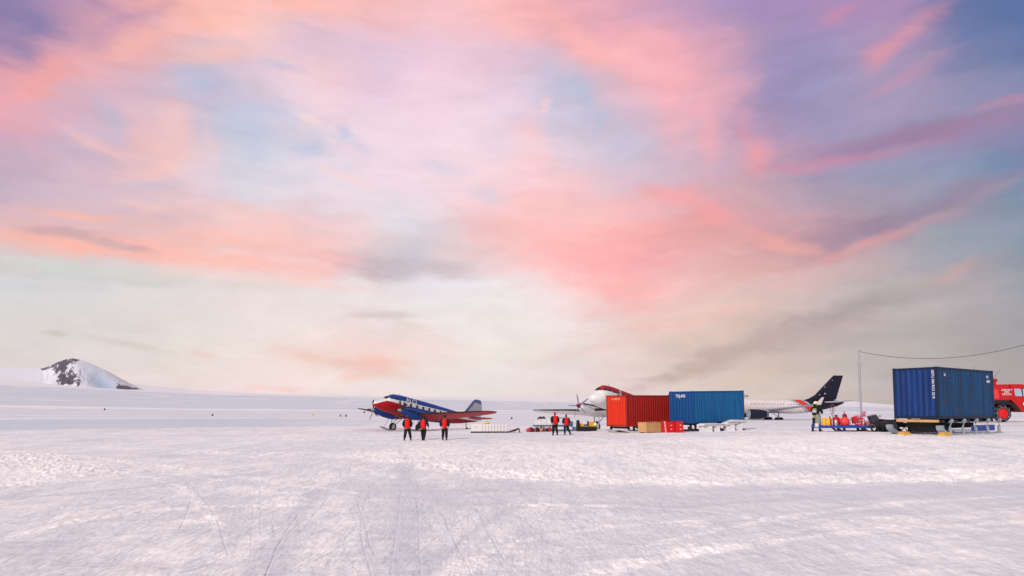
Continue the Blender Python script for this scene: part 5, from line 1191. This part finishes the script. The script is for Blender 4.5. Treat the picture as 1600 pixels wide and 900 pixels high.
M_jac = mat('black_jacket', (22, 22, 28), .8, var=.25, scale=9, bump=.4)
M_tr = mat('black_trousers', (18, 20, 20), .85, var=.25, scale=9, bump=.4)
M_vest = mat('red_vest', (206, 8, 10), .7, var=.08, scale=8, bump=.3)
M_boot = mat('dark_boot', (30, 28, 30), .8)
def person(px_, Y_, face, hgt, legs, arms, hat, label, fire=False, headrot=0.0, vest=True, group='people in red vests'):
    """local: x right, y forward (walking direction), z up. legs: ((foot dx, dy, lift) left, right); arms: (elbow, hand) left, right"""
    p = at(px_, Y_, -.015); t = empty('person', p, (0, 0, face)); t.scale = (hgt / 1.78,) * 3; tag(t, label, 'person', group)
    hipz = .93
    (lx, ly, ll), (rx, ry, rl) = legs
    kn = lambda s, x, y, l: (s * .11 + (x - s * .11) * .45, y * .42 + .06 + l * .4, .50 + l * .25)
    ank = lambda x, y, l: (x, y - .03 - l * .25, .09 + l)
    kL, kR = kn(-1, lx, ly, ll), kn(1, rx, ry, rl); aL, aR = ank(lx, ly, ll), ank(rx, ry, rl)
    sh = 1.47; (eL, hL), (eR, hR) = arms
    hx, hy = 0, .02
    j = [(0, 0, hipz, (.11, .08)), (0, .0, 1.13, (.12, .09)), (0, -.01, 1.33, (.15, .10)), (0, 0, 1.50, (.06, .06)), (0, .01, 1.56, .055), (hx, hy, 1.68, (.075, .095)), (hx, hy, 1.74, (.07, .085)),
         (-.19, 0, sh - .02, .06), (*eL, .045), (*hL, .032), (.19, 0, sh - .02, .06), (*eR, .045), (*hR, .032),
         (-.09, 0, .84, .065), (*kL, .055), (*aL, .045), (lx, ly + .11, .05 + ll * .6, .035), (.09, 0, .84, .065), (*kR, .055), (*aR, .045), (rx, ry + .11, .05 + rl * .6, .035)]
    e = [(0, 1), (1, 2), (2, 3), (3, 4), (4, 5), (5, 6), (2, 7), (7, 8), (8, 9), (2, 10), (10, 11), (11, 12), (0, 13), (13, 14), (14, 15), (15, 16), (0, 17), (17, 18), (18, 19), (19, 20)]
    body = skin('body', j, e, M_skin, t, 0, 1)
    # face and ears
    f = MB(); c = Vector((hx, hy, 1.70)); Rz_ = Matrix.Rotation(headrot, 3, 'Z')
    def fp(x, y, z): return tuple(c + Rz_ @ Vector((x, y, z)))
    f.lathe([(.03, -.012), (.05, 0), (.03, .012)], 'z', 10, fp(0, .0, 0))
    hd = MB()
    rg = []
    for (z, rx_, ry_) in ((-.11, .035, .045), (-.095, .055, .07), (-.05, .068, .085), (0, .076, .097), (.05, .075, .097), (.09, .055, .07), (.11, .025, .03)):
        rg.append([fp(rx_ * math.cos(a), ry_ * math.sin(a) + .005, z) for a in [2 * math.pi * k / 16 for k in range(16)]])
    hd.rings(rg)
    hd.add([fp(-.014, .095, .01), fp(.014, .095, .01), fp(.016, .122, -.028), fp(-.016, .122, -.028), fp(0, .09, -.04), fp(0, .1, .03)], [(0, 3, 2, 1), (3, 4, 2), (0, 1, 5)])
    for s in (-1, 1): hd.lathe([(.008, -.02), (.018, -.01), (.018, .01), (.008, .02)], 'z', 8, fp(s * .078, 0, -.01))
    hd.build('head', M_skin, body, smooth=60)
    for s in (-1, 1): MB().lathe([(.004, -.006), (.009, 0), (.004, .006)], 'z', 8, fp(s * .03, .094, .012)).build('eye', M_glass, body)
    MB().box(fp(0, .094, -.055), (.04, .008, .008)).build('mouth', mat('lip', (150, 80, 76), .6), body)
    # hat or helmet
    if fire:
        hg = MB(); rg = []
        for (z, r) in ((.0, .155), (.02, .14), (.05, .128), (.10, .118), (.145, .085), (.165, .03)): rg.append([fp(r * math.cos(a), r * 1.15 * math.sin(a), z) for a in [2 * math.pi * k / 18 for k in range(18)]])
        hg.rings(rg).build('helmet', hat, t, smooth=60)
        MB().prism([(-.09, -.14), (.09, -.14), (.10, .02), (-.10, .02)], .02, 'y', fp(0, -.11, 0)).build('neck_flap', M_jac, t)
    else:
        hg = MB(); rg = []
        for (z, r) in ((-.03, .088), (-.02, .094), (.03, .094), (.08, .082), (.115, .05), (.128, .015)): rg.append([fp(r * math.cos(a), r * 1.18 * math.sin(a) - .004, z) for a in [2 * math.pi * k / 16 for k in range(16)]])
        hg.rings(rg).build('woolly_hat', hat, t, smooth=60)
        MB().lathe([(.06, -.05), (.084, -.03), (.084, .02), (.07, .05)], 'z', 14, fp(0, -.012, -.075)).build('hair', M_hair, t, smooth=60)
    # clothes
    up = lambda q, r: (*q, r)
    wr = lambda e_, h_: tuple(e_[i] + (h_[i] - e_[i]) * .86 for i in range(3))
    jj = [(0, .0, .84, (.235, .175)), (0, 0, 1.10, (.235, .175)), (0, -.01, 1.34, (.235, .17)), (0, -.005, 1.47, (.16, .12)), (0, .005, 1.56, (.095, .095)),
          (-.22, 0, sh - .03, .105), up(eL, .095), up(wr(eL, hL), .075), (.22, 0, sh - .03, .105), up(eR, .095), up(wr(eR, hR), .075)]
    skin('jacket', jj, [(0, 1), (1, 2), (2, 3), (3, 4), (2, 5), (5, 6), (6, 7), (2, 8), (8, 9), (9, 10)], M_jac, t, 0, 1)
    tj = [(0, 0, .97, (.20, .15)), (-.11, 0, .80, (.135, .13)), up(kL, .112), (aL[0], aL[1], aL[2] + .05, .092), (.11, 0, .80, (.135, .13)), up(kR, .112), (aR[0], aR[1], aR[2] + .05, .092)]
    skin('trousers', tj, [(0, 1), (1, 2), (2, 3), (0, 4), (4, 5), (5, 6)], M_tr, t, 0, 1)
    for (x, y, l) in ((lx, ly, ll), (rx, ry, rl)):
        b = MB(); tilt = l * 1.5
        b.xf = Matrix.Translation((x, y - .03 - l * .25, l)) @ Matrix.Rotation(-tilt * 1.4, 4, 'X')
        b.rings([[(cx_ * .055, -.09 + sx_ * .0 + 0, 0) if False else (cx_ * w, oy + ln * sy_, z) for (cx_, sy_) in [(math.cos(a), math.sin(a)) for a in [2 * math.pi * k / 14 for k in range(14)]]] for (z, w, ln, oy) in ((.0, .055, .145, .05), (.03, .06, .15, .05), (.07, .055, .13, .035), (.11, .052, .085, .0), (.20, .055, .07, -.01))])
        b.build('boot', M_boot, t, smooth=60)
    # gloves: palm, four curled fingers and a thumb
    for s, (e_, h_) in ((-1, (eL, hL)), (1, (eR, hR))):
        E_, H_ = Vector(e_), Vector(h_); d = (H_ - E_).normalized(); sd_ = d.cross(Vector((0, 0, 1)) if abs(d.z) < .9 else Vector((s, 0, 0))).normalized(); nn_ = d.cross(sd_)
        fwd = Vector((0, 1, 0)); fwd = (fwd - d * fwd.dot(d)).normalized(); inn = d.cross(fwd) * (1 if d.cross(fwd).x * s < 0 else -1)
        js = [(*(H_ - d * .03), .030), (*(H_ + d * .05), (.034))]; es = [(0, 1)]
        for q, ln in ((-.033, .062), (-.011, .074), (.011, .070), (.033, .055)):
            b0 = H_ + d * .075 + fwd * q; k0 = len(js)
            js += [(*b0, .010), (*(b0 + d * ln * .55 + inn * .008), .010), (*(b0 + d * ln * .8 + inn * ln * .45), .008)]; es += [(1, k0), (k0, k0 + 1), (k0 + 1, k0 + 2)]
        b0 = H_ + d * .02 + fwd * .038; k0 = len(js)
        js += [(*b0, .013), (*(b0 + fwd * .028 + d * .03), .012), (*(b0 + fwd * .032 + d * .06 + inn * .01), .009)]; es += [(0, k0), (k0, k0 + 1), (k0 + 1, k0 + 2)]
        skin('glove', js, es, M_jac, t, 0, 1)
    if vest:
        # back panel wraps round the torso
        mb = MB(); rg = []
        for (z, w, d) in ((.90, .20, .20), (.94, .212, .212), (1.12, .212, .215), (1.30, .215, .21), (1.42, .205, .195), (1.48, .17, .165), (1.52, .12, .12)):
            rg.append([(w * math.copysign(abs(math.cos(a)) ** .75, math.cos(a)), -.008 + d * math.copysign(abs(math.sin(a)) ** .8, math.sin(a)), z) for a in [2 * math.pi * k / 24 for k in range(24)]])
        rg = [[(x * .86 if abs(x) > .17 else x, y, z) for (x, y, z) in r] for r in rg]
        mb.rings(rg).build('vest', M_vest, t, smooth=60)
    if fire:
        YG = mat('reflective_yellow', (206, 216, 70), .4)
        for (z, w, d) in ((1.38, .215, .15), (.95, .215, .165)):
            MB().rings([[(w * math.cos(a), d * math.sin(a) - .005, z + dz) for a in [2 * math.pi * k / 24 for k in range(24)]] for dz in (-.02, .02)]).build('reflective_band', YG, t, smooth=60)
        for (k_, a_, side) in ((kL, aL, -1), (kR, aR, 1)):
            q = Vector(k_).lerp(Vector(a_), .35); MB().lathe([(.09, -.02), (.092, 0), (.09, .02)], 'z', 16, q).build('reflective_band', mat('reflective_grey', (190, 190, 180), .4), t, smooth=60)
        q = Vector(eR).lerp(Vector(hR), .35); dd = (Vector(hR) - Vector(eR)).normalized(); MB().tube([q - dd * .03, q + dd * .03], .078, 14).build('reflective_band', YG, t)
        MB().box((0, -.16, 1.24), (.26, .06, .15)).build('back_patch', mat('silver_patch', (172, 176, 182), .5), t)
    return t
dn = lambda s, x=.27, y=0.0: ((s * .30, -.04 + y, 1.20), (s * x, .06 + y, .96))
hat_dark = mat('dark_wool', (34, 22, 30), .9); hat_red = mat('red_wool', (190, 22, 40), .9); hat_purple = mat('purple_wool', (150, 30, 80), .9)
person(637, 46.4, .06, 1.72, ((-.20, -.10, 0), (.24, .10, 0)), (dn(-1, .24), dn(1, .24)), mat('maroon_wool', (120, 18, 34), .9), 'person in red vest, leftmost of the three, legs wide apart, near the aircraft wheel')
person(662, 46.4, -.08, 1.68, ((-.07, .04, 0), (.07, -.10, 0)), (((-.31, -.05, 1.22), (-.30, .06, .98)), ((.31, -.02, 1.20), (.36, .05, .97))), hat_dark, 'person in red vest walking in the middle of the three, elbows out, legs together')
pc = at(653.6, 46.3)
hb = empty('shoulder_bag', (pc.x, pc.y, pc.z + .74), (0, 0, 0)); tag(hb, 'dark round bag held at the left hip of the middle person', 'bag')
MB().lathe([(.05, -.09), (.15, -.07), (.19, 0), (.15, .07), (.05, .09)], 'y', 20, (0, 0, .22)).build('pouch', M_jac, hb, smooth=60)
MB().tube([(.06, 0, .38), (.16, -.02, .55), (.2, 0, .62)], .012, 6).build('strap', M_dark, hb)
person(695, 46.4, .0, 1.72, ((-.13, .06, 0), (.14, -.03, 0)), (dn(-1, .27), dn(1, .27)), hat_dark, 'person in red vest, rightmost of the three, standing under the red wing')
person(867, 52.0, .28, 1.76, ((-.14, .06, 0), (.16, -.08, 0)), (dn(-1, .24), dn(1, .25)), hat_red, 'taller one of the two people in red vests before the white tanks')
person(884.5, 52.0, .22, 1.58, ((-.14, -.04, 0), (.30, -.20, .02)), (((-.30, -.02, 1.22), (-.26, .10, .98)), ((.30, -.06, 1.22), (.26, .06, .98))), hat_purple, 'shorter one of the two people in red vests, in mid stride with purple hat')
person(1274.5, 43.6, -.95, 1.86, ((-.16, -.12, 0), (.16, .16, 0)), (((-.30, .10, 1.22), (-.20, .36, 1.10)), ((.32, .12, 1.22), (.16, .42, 1.10))), mat('cream_helmet', (226, 206, 150), .5), 'firefighter in dark suit with yellow bands and cream helmet beside the blue sledge', fire=True, vest=False, group='people working on the ice')

# ------------------------------------------------------------------ runway markers far out on the ice
def marker(px_, py_, colr, cn, lab, s=.9):
    q = on_ground(px_, py_); k = q.y / 300.0 * s
    o = empty('runway_marker', q, (0, 0, .3)); tag(o, lab, 'marker', 'markers along the ice runway'); o.scale = (k, k, k)
    MB().lathe([(.30, 0), (.33, .03), (.33, .40), (.31, .44), (.33, .48), (.33, .88), (.30, .9)], 'z', 20).build('drum', mat(cn + '_drum', colr, .7), o, smooth=50)
    MB().lathe([(.27, .9), (.27, .915), (.05, .92)], 'z', 16).build('drum_lid', M_dark, o)
DK = (62, 60, 70)
marker(163.5, 641, DK, 'dark', 'dark marker drum far out on the ice, below the lone mountain', .9)
marker(332, 650, DK, 'dark', 'dark marker drum alone between the mountain and the yellow marker', 1.0)
marker(489, 650.5, (226, 178, 40), 'yellow', 'yellow marker drum far out on the ice left of the blue aircraft', 1.1)
marker(532, 651, (100, 98, 112), 'grey', 'grey marker drum, left one of the close pair beside the blue aircraft', 1.0)
marker(540.5, 651, DK, 'dark', 'dark marker drum, right one of the close pair beside the blue aircraft', 1.0)
marker(569, 645.5, DK, 'dark', 'dark marker drum just below the far wing tip of the blue aircraft', .9)
marker(586, 648.5, (150, 70, 76), 'reddish', 'reddish marker drum seen beside the propeller of the blue aircraft', .8)
marker(799.5, 655, DK, 'dark', 'dark marker drum beyond the white cases and their tow frame', 1.0)
marker(1375, 652, (120, 116, 128), 'pale_grey', 'pale grey marker drum beyond the snowmobile', 1.0)
